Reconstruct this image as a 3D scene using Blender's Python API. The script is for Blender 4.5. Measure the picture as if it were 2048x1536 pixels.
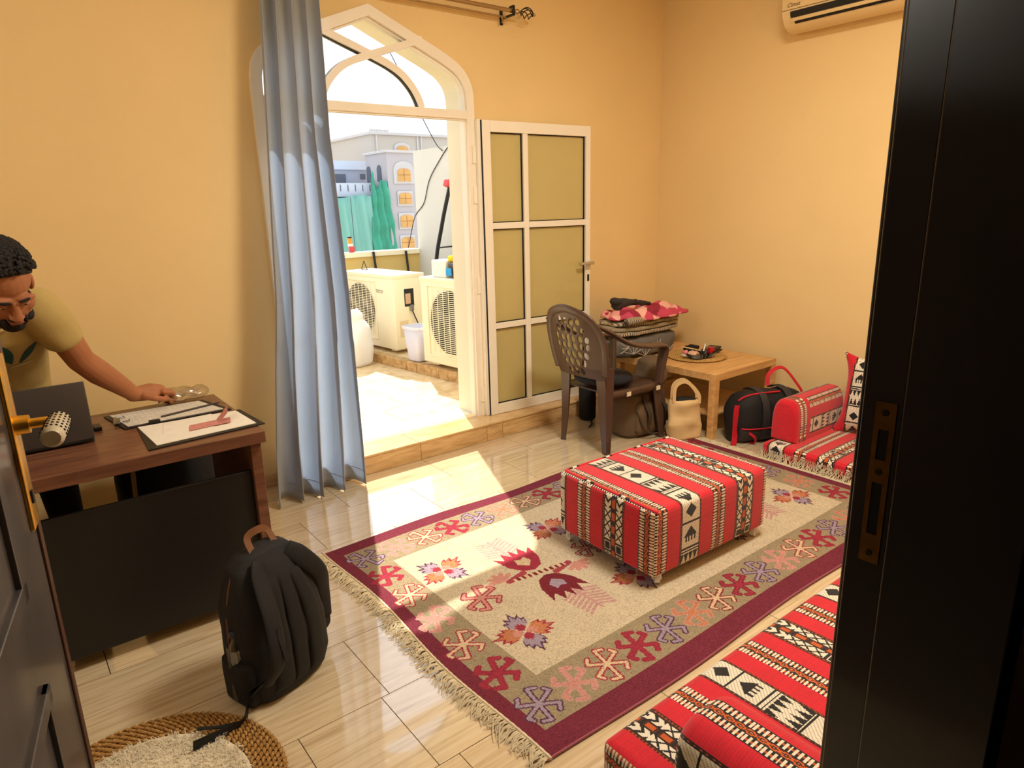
import bpy, math, random
import numpy as np
from mathutils import Vector, Matrix
for o in list(bpy.data.objects): bpy.data.objects.remove(o)
SC = bpy.context.scene; COL = SC.collection
rnd = random.Random(7); nr = np.random.RandomState(7)
PI = math.pi

# ------------------------------------------------------------------ camera
FPX, YAW, PIT, ROL = 1345.89, .658278, .2574966, .0249688
def cam_axes():
    fw = np.array([math.sin(YAW)*math.cos(PIT), math.cos(YAW)*math.cos(PIT), -math.sin(PIT)])
    rt = np.array([math.cos(YAW), -math.sin(YAW), 0]); dn = np.cross(fw, rt)
    c, s = math.cos(ROL), math.sin(ROL)
    return c*rt+s*dn, -s*rt+c*dn, fw
_r, _d, _f = cam_axes()
cd = bpy.data.cameras.new('camera'); cam = bpy.data.objects.new('camera', cd); COL.objects.link(cam)
cd.sensor_width = 36; cd.lens = FPX/2048*36; cd.clip_start = .02; cd.clip_end = 300
cam.matrix_world = Matrix(((_r[0], -_d[0], -_f[0], 0), (_r[1], -_d[1], -_f[1], 0), (_r[2], -_d[2], -_f[2], 1.55), (0, 0, 0, 1)))
SC.camera = cam

# ------------------------------------------------------------------ sky, sun, exposure
W = bpy.data.worlds.new('sky'); SC.world = W; W.use_nodes = True
nt = W.node_tree; nt.nodes.clear()
wo = nt.nodes.new('ShaderNodeOutputWorld'); bg = nt.nodes.new('ShaderNodeBackground')
tc = nt.nodes.new('ShaderNodeTexCoord'); sx = nt.nodes.new('ShaderNodeSeparateXYZ'); cr = nt.nodes.new('ShaderNodeValToRGB')
nt.links.new(tc.outputs['Generated'], sx.inputs[0]); nt.links.new(sx.outputs['Z'], cr.inputs[0])
cr.color_ramp.elements[0].position = 0.0; cr.color_ramp.elements[0].color = (.93, .96, 1.0, 1)
cr.color_ramp.elements[1].position = .9; cr.color_ramp.elements[1].color = (.66, .82, 1.0, 1)
nt.links.new(cr.outputs[0], bg.inputs[0]); bg.inputs[1].default_value = 1.9
nt.links.new(bg.outputs[0], wo.inputs[0])
sl = bpy.data.lights.new('sun', 'SUN'); sl.energy = 8.2; sl.angle = math.radians(.6); sl.color = (1, .94, .82)
sun = bpy.data.objects.new('sun', sl); COL.objects.link(sun)
sun.rotation_euler = Vector((-.42, -1, -1.28)).to_track_quat('-Z', 'Y').to_euler(); sun.location = (8, 20, 25)
vs = SC.view_settings; vs.view_transform = 'Standard'; vs.look = 'None'; vs.gamma = 1; vs.use_curve_mapping = False
vs.exposure = 0.0

# ------------------------------------------------------------------ materials
def s2l(c):
    return tuple(((x/255)/12.92 if x/255 <= .04045 else ((x/255+.055)/1.055)**2.4) for x in c)
MATS = {}
def mat(name, col, rough=.6, metal=0, var=.0, vscale=30, bump=0, bscale=200, spec=.5, trans=0, stretch=None, coat=0, attr=False, sheen=0, emit=None, alpha=None, detail=4, ior=1.45):
    if name in MATS: return MATS[name]
    m = bpy.data.materials.new(name); m.use_nodes = True; n = m.node_tree; b = n.nodes['Principled BSDF']
    if max(col) > 1.001: col = s2l(col)
    b.inputs['Roughness'].default_value = rough; b.inputs['Metallic'].default_value = metal
    b.inputs['Specular IOR Level'].default_value = spec; b.inputs['IOR'].default_value = ior
    if trans: b.inputs['Transmission Weight'].default_value = trans
    if coat: b.inputs['Coat Weight'].default_value = coat; b.inputs['Coat Roughness'].default_value = .08
    if sheen: b.inputs['Sheen Weight'].default_value = sheen
    if emit: b.inputs['Emission Color'].default_value = (*emit[0], 1); b.inputs['Emission Strength'].default_value = emit[1]
    if alpha is not None: b.inputs['Alpha'].default_value = alpha
    b.inputs['Base Color'].default_value = (*col, 1)
    vec = None
    if var or bump:
        t = n.nodes.new('ShaderNodeTexCoord'); vec = t.outputs['Object']
        if stretch:
            mp = n.nodes.new('ShaderNodeMapping'); mp.inputs['Scale'].default_value = stretch
            n.links.new(vec, mp.inputs[0]); vec = mp.outputs[0]
    src = None
    if attr:
        a = n.nodes.new('ShaderNodeAttribute'); a.attribute_name = 'Col'; src = a.outputs['Color']; n.links.new(src, b.inputs['Base Color'])
    if var:
        no = n.nodes.new('ShaderNodeTexNoise'); no.inputs['Scale'].default_value = vscale; no.inputs['Detail'].default_value = detail
        n.links.new(vec, no.inputs['Vector'])
        mr = n.nodes.new('ShaderNodeMapRange'); mr.inputs['From Min'].default_value = .25; mr.inputs['From Max'].default_value = .75
        mr.inputs['To Min'].default_value = 1-var; mr.inputs['To Max'].default_value = 1+var
        n.links.new(no.outputs['Fac'], mr.inputs['Value'])
        mx = n.nodes.new('ShaderNodeVectorMath'); mx.operation = 'MULTIPLY'
        if src: n.links.new(src, mx.inputs[0])
        else: mx.inputs[0].default_value = col
        n.links.new(mr.outputs[0], mx.inputs[1]); n.links.new(mx.outputs[0], b.inputs['Base Color'])
    if bump:
        nb = n.nodes.new('ShaderNodeTexNoise'); nb.inputs['Scale'].default_value = bscale; nb.inputs['Detail'].default_value = 3
        n.links.new(vec, nb.inputs['Vector'])
        bp = n.nodes.new('ShaderNodeBump'); bp.inputs['Strength'].default_value = bump; bp.inputs['Distance'].default_value = .004
        n.links.new(nb.outputs['Fac'], bp.inputs['Height']); n.links.new(bp.outputs[0], b.inputs['Normal'])
    MATS[name] = m; return m

def glass_mat(name, tint, refl=.08, rough=.0, body=None, bodyw=0):
    m = bpy.data.materials.new(name); m.use_nodes = True; n = m.node_tree; n.nodes.clear()
    out = n.nodes.new('ShaderNodeOutputMaterial'); tr = n.nodes.new('ShaderNodeBsdfTransparent'); tr.inputs[0].default_value = (*tint, 1)
    gl = n.nodes.new('ShaderNodeBsdfGlossy'); gl.inputs['Roughness'].default_value = rough
    mi = n.nodes.new('ShaderNodeMixShader'); mi.inputs[0].default_value = refl
    a = tr.outputs[0]
    if body:
        df = n.nodes.new('ShaderNodeBsdfDiffuse'); df.inputs[0].default_value = (*body, 1)
        m2 = n.nodes.new('ShaderNodeMixShader'); m2.inputs[0].default_value = bodyw
        n.links.new(a, m2.inputs[1]); n.links.new(df.outputs[0], m2.inputs[2]); a = m2.outputs[0]
    n.links.new(a, mi.inputs[1]); n.links.new(gl.outputs[0], mi.inputs[2]); n.links.new(mi.outputs[0], out.inputs[0])
    MATS[name] = m; return m

def cloth_trans(name, col, tcol, w=.4, var=.05):
    m = bpy.data.materials.new(name); m.use_nodes = True; n = m.node_tree; n.nodes.clear()
    out = n.nodes.new('ShaderNodeOutputMaterial'); df = n.nodes.new('ShaderNodeBsdfDiffuse'); tl = n.nodes.new('ShaderNodeBsdfTranslucent')
    tl.inputs[0].default_value = (*tcol, 1); mi = n.nodes.new('ShaderNodeMixShader'); mi.inputs[0].default_value = w
    t = n.nodes.new('ShaderNodeTexCoord'); mp = n.nodes.new('ShaderNodeMapping'); mp.inputs['Scale'].default_value = (1, 1, 6)
    no = n.nodes.new('ShaderNodeTexNoise'); no.inputs['Scale'].default_value = 60; no.inputs['Detail'].default_value = 5
    n.links.new(t.outputs['Object'], mp.inputs[0]); n.links.new(mp.outputs[0], no.inputs['Vector'])
    mr = n.nodes.new('ShaderNodeMapRange'); mr.inputs['To Min'].default_value = 1-var*2; mr.inputs['To Max'].default_value = 1+var*2
    n.links.new(no.outputs['Fac'], mr.inputs['Value'])
    mx = n.nodes.new('ShaderNodeVectorMath'); mx.operation = 'MULTIPLY'; mx.inputs[0].default_value = col
    n.links.new(mr.outputs[0], mx.inputs[1]); n.links.new(mx.outputs[0], df.inputs[0])
    n.links.new(df.outputs[0], mi.inputs[1]); n.links.new(tl.outputs[0], mi.inputs[2]); n.links.new(mi.outputs[0], out.inputs[0])
    MATS[name] = m; return m

def wood_mat(name, c1, c2, rough=.4, scale=(2, 30, 30), spec=.5, coat=0, bumpy=.05):
    m = bpy.data.materials.new(name); m.use_nodes = True; n = m.node_tree; b = n.nodes['Principled BSDF']
    if max(c1) > 1.001: c1 = s2l(c1)
    if max(c2) > 1.001: c2 = s2l(c2)
    t = n.nodes.new('ShaderNodeTexCoord'); mp = n.nodes.new('ShaderNodeMapping'); mp.inputs['Scale'].default_value = scale
    n.links.new(t.outputs['Object'], mp.inputs[0])
    no = n.nodes.new('ShaderNodeTexNoise'); no.inputs['Scale'].default_value = 1.6; no.inputs['Detail'].default_value = 7; no.inputs['Distortion'].default_value = .5
    n.links.new(mp.outputs[0], no.inputs['Vector'])
    cr = n.nodes.new('ShaderNodeValToRGB'); cr.color_ramp.elements[0].position = .35; cr.color_ramp.elements[1].position = .68
    cr.color_ramp.elements[0].color = (*c1, 1); cr.color_ramp.elements[1].color = (*c2, 1)
    n.links.new(no.outputs['Fac'], cr.inputs[0]); n.links.new(cr.outputs[0], b.inputs['Base Color'])
    b.inputs['Roughness'].default_value = rough; b.inputs['Specular IOR Level'].default_value = spec
    if coat: b.inputs['Coat Weight'].default_value = coat; b.inputs['Coat Roughness'].default_value = .06
    bp = n.nodes.new('ShaderNodeBump'); bp.inputs['Strength'].default_value = bumpy; bp.inputs['Distance'].default_value = .002
    n.links.new(no.outputs['Fac'], bp.inputs['Height']); n.links.new(bp.outputs[0], b.inputs['Normal'])
    MATS[name] = m; return m

# ------------------------------------------------------------------ geometry helpers
def nrm(a):
    a = np.asarray(a, float); return a/(np.linalg.norm(a)+1e-12)
def bez(p, n=8):
    """smooth Catmull-Rom through the points p"""
    p = [np.asarray(q, float) for q in p]; out = []
    P = [2*p[0]-p[1]]+p+[2*p[-1]-p[-2]]
    for i in range(1, len(P)-2):
        for k in range(n):
            t = k/n
            out.append(.5*((2*P[i])+(-P[i-1]+P[i+1])*t+(2*P[i-1]-5*P[i]+4*P[i+1]-P[i+2])*t*t+(-P[i-1]+3*P[i]-3*P[i+1]+P[i+2])*t**3))
    out.append(p[-1]); return out

class B:
    """collects shapes in world coordinates; obj() links them as ONE mesh object"""
    def __init__(s): s.v = []; s.f = []; s.n = 0; s.c = None
    def add(s, V, F):
        V = np.asarray(V, float); k = s.n
        s.v.append(V); s.f += [tuple(int(i)+k for i in f) for f in F]; s.n += len(V); return s
    def box(s, x0, x1, y0, y1, z0, z1, b=0):
        if b:
            V, F = rbox_mesh((x1-x0)/2, (y1-y0)/2, (z1-z0)/2, b, 2)
            return s.add(V+np.array([(x0+x1)/2, (y0+y1)/2, (z0+z1)/2]), F)
        V = [(x, y, z) for x in (x0, x1) for y in (y0, y1) for z in (z0, z1)]
        return s.add(V, [(0, 1, 3, 2), (4, 6, 7, 5), (0, 4, 5, 1), (2, 3, 7, 6), (0, 2, 6, 4), (1, 5, 7, 3)])
    def obox(s, c, ax, h, b=0):
        """oriented box: centre, 3 axes, half sizes"""
        A = np.array([nrm(a) for a in ax])
        V, F = rbox_mesh(h[0], h[1], h[2], b, 2) if b else (np.array([(x, y, z) for x in (-h[0], h[0]) for y in (-h[1], h[1]) for z in (-h[2], h[2])]), [(0, 1, 3, 2), (4, 6, 7, 5), (0, 4, 5, 1), (2, 3, 7, 6), (0, 2, 6, 4), (1, 5, 7, 3)])
        return s.add(V@A+np.asarray(c), F)
    def loft(s, rings, cap=True, close=True):
        n = len(rings[0]); V = np.concatenate([np.asarray(r, float) for r in rings]); F = []
        for i in range(len(rings)-1):
            for j in range(n if close else n-1):
                a = i*n+j; b_ = i*n+(j+1) % n; F.append((a, b_, b_+n, a+n))
        if cap: F.append(tuple(reversed(range(n)))); F.append(tuple(range((len(rings)-1)*n, len(rings)*n)))
        return s.add(V, F)
    def sweep(s, path, prof, up=(0, 0, 1), cap=True, scale=None, closed=False):
        path = [np.asarray(p, float) for p in path]; rings = []; up = np.asarray(up, float)
        pu = None; N = len(path)
        for i, p in enumerate(path):
            t = nrm(path[(i+1) % N if closed else min(i+1, N-1)]-path[(i-1) % N if closed else max(i-1, 0)])
            u = up if pu is None else pu
            sd = np.cross(t, u)
            if np.linalg.norm(sd) < 1e-4: sd = np.cross(t, (0, 1, 0.01))
            sd = nrm(sd); nu = np.cross(sd, t)
            if pu is not None or True: pu = nu
            k = 1 if scale is None else scale[i]
            rings.append(np.array([p+sd*a*k+nu*b_*k for a, b_ in prof]))
        if closed: rings.append(rings[0])
        return s.loft(rings, cap and not closed)
    def tube(s, path, r, n=10, cap=True, closed=False):
        pr = [(math.cos(2*PI*k/n), math.sin(2*PI*k/n)) for k in range(n)]
        sc = list(r) if hasattr(r, '__len__') else [r]*len(path)
        return s.sweep(path, pr, cap=cap, scale=sc, closed=closed, up=(0.013, .021, 1))
    def strap(s, path, w, t=.004, up=(0, 0, 1)):
        return s.sweep(path, [(-w/2, -t/2), (w/2, -t/2), (w/2, t/2), (-w/2, t/2)], up=up)
    def lathe(s, c, prof, n=24, ax=2):
        rings = []
        for r, z in prof:
            ring = []
            for k in range(n):
                a = 2*PI*k/n; p = [r*math.cos(a), r*math.sin(a), z]
                if ax == 0: p = [p[2], p[0], p[1]]
                if ax == 1: p = [p[1], p[2], p[0]]
                ring.append(np.array(p)+np.asarray(c))
            rings.append(ring)
        return s.loft(rings)
    def prism(s, poly, a0, a1, ax=1):
        """2-D polygon extruded along axis ax; polygon coords are the two other axes in order"""
        def P(q, a):
            r = list(q); r.insert(ax, a); return r
        n = len(poly); V = [P(q, a0) for q in poly]+[P(q, a1) for q in poly]
        F = [tuple(range(n)), tuple(reversed(range(n, 2*n)))]+[(i, i+n, (i+1) % n+n, (i+1) % n) for i in range(n)]
        return s.add(V, F)
    def ribbon(s, out, inn, a0, a1, ax=1):
        """frame between two open outlines of equal length, extruded along ax"""
        def P(q, a):
            r = list(q); r.insert(ax, a); return r
        n = len(out); V = [P(q, a0) for q in out]+[P(q, a0) for q in inn]+[P(q, a1) for q in out]+[P(q, a1) for q in inn]; F = []
        for i in range(n-1):
            F += [(i, i+1, n+i+1, n+i), (2*n+i, 3*n+i, 3*n+i+1, 2*n+i+1), (i, 2*n+i, 2*n+i+1, i+1), (n+i, n+i+1, 3*n+i+1, 3*n+i)]
        F += [(0, n, 3*n, 2*n), (n-1, 3*n-1, 4*n-1, 2*n-1)]
        return s.add(V, F)
    def ell(s, c, r, n=16, m=10, R=None):
        V = []; F = []
        for i in range(m+1):
            th = PI*i/m
            for k in range(n):
                a = 2*PI*k/n; V.append((r[0]*math.sin(th)*math.cos(a), r[1]*math.sin(th)*math.sin(a), r[2]*math.cos(th)))
        for i in range(m):
            for k in range(n):
                F.append((i*n+k, (i+1)*n+k, (i+1)*n+(k+1) % n, i*n+(k+1) % n))
        V = np.array(V)
        if R is not None: V = V@np.array(R)
        return s.add(V+np.asarray(c), F)
    def caps(s, pts, rad, n=14):
        """tapered limb through points with round ends (closed)"""
        pts = [np.asarray(p, float) for p in pts]; rad = list(rad)
        d0 = nrm(pts[0]-pts[1]); d1 = nrm(pts[-1]-pts[-2])
        P = [pts[0]+d0*rad[0]*k for k in (.98, .8, .45)]+pts+[pts[-1]+d1*rad[-1]*k for k in (.45, .8, .98)]
        Rr = [rad[0]*k for k in (.15, .6, .9)]+rad+[rad[-1]*k for k in (.9, .6, .15)]
        return s.tube(P, Rr, n)
    def grid(s, f, nu, nv, flip=False):
        V = [f(i/nu, j/nv) for i in range(nu+1) for j in range(nv+1)]; F = []
        for i in range(nu):
            for j in range(nv):
                q = (i*(nv+1)+j, (i+1)*(nv+1)+j, (i+1)*(nv+1)+j+1, i*(nv+1)+j+1); F.append(q[::-1] if flip else q)
        return s.add(V, F)
    def xf(s, fn):
        s.v = [np.array([fn(p) for p in V]) for V in s.v]; return s
    def rot(s, c, ang, ax='Z'):
        M = np.array(Matrix.Rotation(ang, 3, ax)); c = np.asarray(c, float)
        s.v = [(V-c)@M.T+c for V in s.v]; return s
    def noise(s, amp, sc, seed=0):
        from mathutils import noise as N
        for V in s.v:
            for i in range(len(V)):
                n = N.noise_vector(Vector(V[i]*sc)+Vector((seed*3.1, seed*1.7, seed))); V[i] += np.array(n)*amp
        return s
    def obj(s, name, m, parent=None, smooth=None, label=None, cat=None, group=None, kind=None, sub=0, solid=0, merge=False):
        V = np.concatenate(s.v); F = s.f
        me = bpy.data.meshes.new(name)
        o = bpy.data.objects.new(name, me); COL.objects.link(o)
        if parent is not None:
            off = np.array(parent.get('org', (0, 0, 0))); o.parent = parent; o['org'] = list(off)
        else:
            mn, mx = V.min(0), V.max(0); off = np.array([(mn[0]+mx[0])/2, (mn[1]+mx[1])/2, mn[2]]); o.location = off; o['org'] = [float(x) for x in off]
        me.from_pydata((V-off).tolist(), [], F); me.update()
        if s.c is not None:
            a = me.attributes.new('Col', 'FLOAT_COLOR', 'FACE'); cc = np.ones((len(F), 4), np.float32); cc[:, :3] = s.c; a.data.foreach_set('color', cc.ravel())
        me.materials.append(MATS[m] if isinstance(m, str) else m)
        if smooth is not None:
            me.polygons.foreach_set('use_smooth', np.ones(len(F), bool))
            if smooth < 3:
                me.set_sharp_from_angle(angle=smooth)
        if solid: md = o.modifiers.new('solid', 'SOLIDIFY'); md.thickness = solid; md.offset = 0
        if sub: md = o.modifiers.new('sub', 'SUBSURF'); md.levels = sub; md.render_levels = sub
        return tag(o, label, cat, group, kind)
def tag(o, label=None, cat=None, group=None, kind=None):
    if label: o['label'] = label
    if cat: o['category'] = cat
    if group: o['group'] = group
    if kind: o['kind'] = kind
    return o
def thing(name, loc, label, cat, group=None, kind=None):
    o = bpy.data.objects.new(name, None); COL.objects.link(o); o.location = loc; o.empty_display_size = .05
    o['org'] = [float(x) for x in loc]
    return tag(o, label, cat, group, kind)
def dup(o, parent=None, dl=None):
    c = o.copy(); COL.objects.link(c)
    if parent is not None: c.parent = parent
    if dl is not None: c.location = Vector(o.location)+Vector(dl)
    for ch in [x for x in bpy.data.objects if x.parent == o]: dup(ch, c)
    return c
_cache = {}
def rbox_mesh(hx, hy, hz, r, seg=3, res=None):
    """rounded box; res subdivides the flat parts"""
    def ticks(h):
        e = [-h+r*k/seg for k in range(seg)]; a = -h+r; b_ = h-r
        n = max(1, int(round((b_-a)/res))) if res else 1
        return np.array(e+[a+(b_-a)*k/n for k in range(n+1)]+[-x for x in reversed(e)])
    T = [ticks(hx), ticks(hy), ticks(hz)]; H = [hx, hy, hz]; V = []; F = []; k = 0
    for ax in range(3):
        u, v = [(1, 2), (2, 0), (0, 1)][ax]
        for sg in (-1, 1):
            a, b_ = T[u], T[v]
            g = np.zeros((len(a), len(b_), 3)); g[:, :, ax] = sg*H[ax]; g[:, :, u] = a[:, None]; g[:, :, v] = b_[None, :]
            n2 = len(b_); V.append(g.reshape(-1, 3))
            for i in range(len(a)-1):
                for j in range(n2-1):
                    q = (k+i*n2+j, k+(i+1)*n2+j, k+(i+1)*n2+j+1, k+i*n2+j+1); F.append(q if sg > 0 else q[::-1])
            k += g.shape[0]*n2
    V = np.concatenate(V)
    inn = np.array([hx-r, hy-r, hz-r]); q = np.clip(V, -inn, inn); d = V-q; L = np.linalg.norm(d, axis=1, keepdims=True)
    V = q+np.where(L > 1e-9, d/np.maximum(L, 1e-9)*r, 0)
    key = np.round(V*1e5).astype(np.int64); _, idx, inv = np.unique(key, axis=0, return_index=True, return_inverse=True); inv = inv.ravel()
    F2 = []
    for f in F:
        g = []
        for i in f:
            j = int(inv[i])
            if j not in g: g.append(j)
        if len(g) >= 3: F2.append(tuple(g))
    return V[idx], F2
# ------------------------------------------------------------------ room shell
YB, XR, XL, YN, ZC = 3.77, 4.48, -1.45, .41, 3.15
def paint_mat(name, col, blot=.04, rough=.75):
    m = mat(name, col, rough, var=blot, vscale=1.3, bump=.12, bscale=260, spec=.25, detail=8); return m
paint_mat('wall_paint', (.80, .582, .282))
paint_mat('ceiling_paint', (.85, .80, .68))
paint_mat('facade_paint', (.78, .72, .55))
def tile_mat(name, c1, c2, c3, rough, scale, spec=.5):
    m = bpy.data.materials.new(name); m.use_nodes = True; n = m.node_tree; b = n.nodes['Principled BSDF']
    t = n.nodes.new('ShaderNodeTexCoord'); oi = n.nodes.new('ShaderNodeObjectInfo'); ml = n.nodes.new('ShaderNodeVectorMath'); ml.operation = 'MULTIPLY_ADD'
    n.links.new(oi.outputs['Random'], ml.inputs[0]); ml.inputs[1].default_value = (13, 29, 7); n.links.new(t.outputs['Object'], ml.inputs[2])
    mp = n.nodes.new('ShaderNodeMapping'); mp.inputs['Scale'].default_value = scale; n.links.new(ml.outputs[0], mp.inputs[0])
    no = n.nodes.new('ShaderNodeTexNoise'); no.inputs['Scale'].default_value = 2.2; no.inputs['Detail'].default_value = 8; no.inputs['Distortion'].default_value = .7
    n.links.new(mp.outputs[0], no.inputs['Vector'])
    cr = n.nodes.new('ShaderNodeValToRGB'); e = cr.color_ramp.elements; e[0].position = .3; e[0].color = (*c1, 1); e[1].position = .72; e[1].color = (*c3, 1)
    k = e.new(.5); k.color = (*c2, 1)
    n.links.new(no.outputs['Fac'], cr.inputs[0]); n.links.new(cr.outputs[0], b.inputs['Base Color'])
    b.inputs['Roughness'].default_value = rough; b.inputs['Specular IOR Level'].default_value = spec
    if spec > .85: b.inputs['Coat Weight'].default_value = 1; b.inputs['Coat IOR'].default_value = 1.75; b.inputs['Coat Roughness'].default_value = .03
    MATS[name] = m
tile_mat('floor_tile', s2l((190, 164, 128)), s2l((211, 188, 152)), s2l((222, 203, 172)), .1, (1.6, 30, 4), .9)
tile_mat('kerb_tile', s2l((180, 140, 92)), s2l((206, 166, 112)), s2l((218, 182, 130)), .2, (2.2, 4, 14), .5)
tile_mat('balcony_tile', s2l((196, 160, 110)), s2l((222, 190, 142)), s2l((235, 208, 165)), .45, (4, 4, 4), .3)
tile_mat('ledge_stone', s2l((160, 122, 76)), s2l((188, 150, 100)), s2l((205, 170, 122)), .7, (9, 9, 9), .2)
mat('grout', (70, 55, 40), .9); mat('balcony_grout', (150, 120, 85), .9)
mat('aluminium_white', (238, 228, 210), .35, var=.02, vscale=6); mat('seal_black', (12, 12, 12), .6)
mat('dark_wood', (.012, .008, .006), .28, coat=.4); mat('door_brown', (70, 38, 22), .4, var=.15, vscale=12)
mat('brass', (236, 186, 76), .32, metal=1, var=.1, vscale=30); mat('brass_dull', (120, 85, 35), .4, metal=1, var=.25, vscale=40)
mat('chrome', (200, 200, 200), .2, metal=1); mat('steel', (150, 150, 150), .4, metal=1)
mat('white_plastic', (225, 222, 215), .4); mat('black_plastic', (10, 10, 10), .4); mat('black_matte', (8, 8, 9), .8)
glass_mat('clear_glass', (.95, .97, .97), .06)
glass_mat('olive_glass', (.98, .975, .88), .05, .06, s2l((222, 204, 140)), .55)

# floor: slab with separate tiles
fl = tag(B().box(XL, XR, YN-.22, YB, -.1, -.006).obj('floor', 'grout'), None, None, None, 'structure')
TW, TD = .655, .358
rows = [(3.555, 3.77, .3), (3.2, 3.555, 2.005), (2.842, 3.2, 1.065), (2.484, 2.842, 1.42), (2.125, 2.484, .62), (1.766, 2.125, .82), (1.407, 1.766, .79), (1.05, 1.407, .858), (.69, 1.05, .5), (.41, .69, .2), (.19, .41, .3)]
def tile_piece(x0, x1, y0, y1, m, par, z0=-.02, z1=0., g=.0013, b=.0012):
    o = B()
    cx, cy = (x0+x1)/2, (y0+y1)/2; hx, hy = (x1-x0)/2-g, (y1-y0)/2-g
    V = [(-hx, -hy, z0), (hx, -hy, z0), (hx, hy, z0), (-hx, hy, z0), (-hx, -hy, z1-b), (hx, -hy, z1-b), (hx, hy, z1-b), (-hx, hy, z1-b),
         (-hx+.0002, -hy+.0002, z1), (hx-.0002, -hy+.0002, z1), (hx-.0002, hy-.0002, z1), (-hx+.0002, hy-.0002, z1)]
    key = ('t', round(hx, 4), round(hy, 4), z0, z1, m)
    if key not in _cache:
        me = bpy.data.meshes.new('tile'); me.from_pydata(V, [], [(0, 1, 5, 4), (1, 2, 6, 5), (2, 3, 7, 6), (3, 0, 4, 7), (4, 5, 9, 8), (5, 6, 10, 9), (6, 7, 11, 10), (7, 4, 8, 11), (8, 9, 10, 11)])
        me.materials.append(MATS[m]); _cache[key] = me
    t = bpy.data.objects.new('tile', _cache[key]); COL.objects.link(t); t.parent = par
    po = par['org']; t.location = (cx-po[0], cy-po[1], -po[2]); return t
for y0, y1, j in rows:
    k0 = math.floor((XL-j)/TW); x = j+k0*TW
    while x < XR:
        a, b_ = max(x, XL), min(x+TW, XR)
        if b_-a > .02:
            if abs(y0-1.407) < .01 and a < .51 < b_: tile_piece(a, .51, y0, y1, 'floor_tile', fl); a = .51
            tile_piece(a, b_, y0, y1, 'floor_tile', fl)
        x += TW

# arch outline of the balcony door, symmetric about XC
XC = 1.95
def arch(off, zb=.123, hw=.695, n=10):
    R = [(hw-off, zb), (hw-off, 2.2)]
    p0, p1, p2, p3 = [np.array(q) for q in ((hw-off, 2.2), (hw-off, 2.36-off*.4), (.60-off*.85, 2.415-off*.85), (.45-off*.45, 2.478-off))]
    for k in range(1, n+1):
        t = k/n; q = (1-t)**3*p0+3*(1-t)**2*t*p1+3*(1-t)*t*t*p2+t**3*p3; R.append(tuple(q))
    R.append((0, 2.66-off*1.08))
    right = [(XC+a, z) for a, z in R]; left = [(XC-a, z) for a, z in R]
    return left+right[::-1][1:]
OP = arch(.045)
def wall_with_opening(name, xs, y0, y1, zt, outline, m, m2=None):
    b = B(); xl, xr = outline[0][0], outline[-1][0]; zb = outline[0][1]
    for y in (y0, y1):
        V = [(xs[0], y, -.1), (xl, y, -.1), (xl, y, zt), (xs[0], y, zt), (xr, y, -.1), (xs[1], y, -.1), (xs[1], y, zt), (xr, y, zt)]
        F = [(0, 1, 2, 3), (4, 5, 6, 7)]
        if zb > 0: V += [(xl, y, zb), (xr, y, zb)]; F.append((1, 4, 9, 8))
        k = len(V)
        top = outline[1:-1]
        for x, z in top: V += [(x, y, z), (x, y, zt)]
        for i in range(len(top)-1): F.append((k+2*i, k+2*i+2, k+2*i+3, k+2*i+1))
        b.add(V, F if y == y0 else [f[::-1] for f in F])
    n = len(outline); V = [(x, y0, z) for x, z in outline]+[(x, y1, z) for x, z in outline]
    F = [(i, i+1, n+i+1, n+i) for i in range(n-1)]
    if zb > 0: F.append((n-1, 0, n, 2*n-1))
    b.add(V, F)
    b.add([(xs[0], y0, -.1), (xs[0], y1, -.1), (xs[0], y1, zt), (xs[0], y0, zt), (xs[1], y0, -.1), (xs[1], y1, -.1), (xs[1], y1, zt), (xs[1], y0, zt)], [(0, 3, 2, 1), (4, 5, 6, 7), (3, 7, 6, 2)])
    return b
wall_with_opening('wall_back', (XL-.2, XR+.2), YB, YB+.06, ZC, OP, 'wall_paint').obj('wall_back', 'wall_paint', kind='structure')
wall_with_opening('wall_facade', (XL-.2, XR+.2), YB+.06, 4.0, ZC+.3, OP, 'facade_paint').obj('wall_facade', 'facade_paint', kind='structure')
B().box(XR, XR+.2, YN-.22, YB, -.1, ZC).obj('wall_right', 'wall_paint', kind='structure')
B().box(XL-.2, XL, YN-.22, YB, -.1, ZC).obj('wall_left', 'wall_paint', kind='structure')
B().box(XL-.2, XR+.2, -1.9, YB+.06, ZC, ZC+.15).obj('ceiling', 'ceiling_paint', kind='structure')
# near wall with the entrance opening the camera looks through
DX0, DX1, DZ = -.2, .95, 2.12
nw = B(); nw.box(XL, DX0-.05, YN-.2, YN, -.1, ZC).box(DX1+.05, XR, YN-.2, YN, -.1, ZC).box(DX0-.05, DX1+.05, YN-.2, YN, DZ+.05, ZC)
nw.obj('wall_near', 'wall_paint', kind='structure')
mat('hall_paint', (60, 45, 32), .9)
B().box(XL, XR, -1.85, -1.75, -.1, ZC).box(XL-.2, XL-.1, -1.85, YN-.2, -.1, ZC).box(XR-.6, XR-.5, -1.85, YN-.2, -.1, ZC).obj('wall_hall', 'hall_paint', kind='structure')
B().box(XL-.2, XR, -1.85, YN-.22, -.1, -.001).obj('floor_hall', 'hall_paint', kind='structure')

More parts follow.
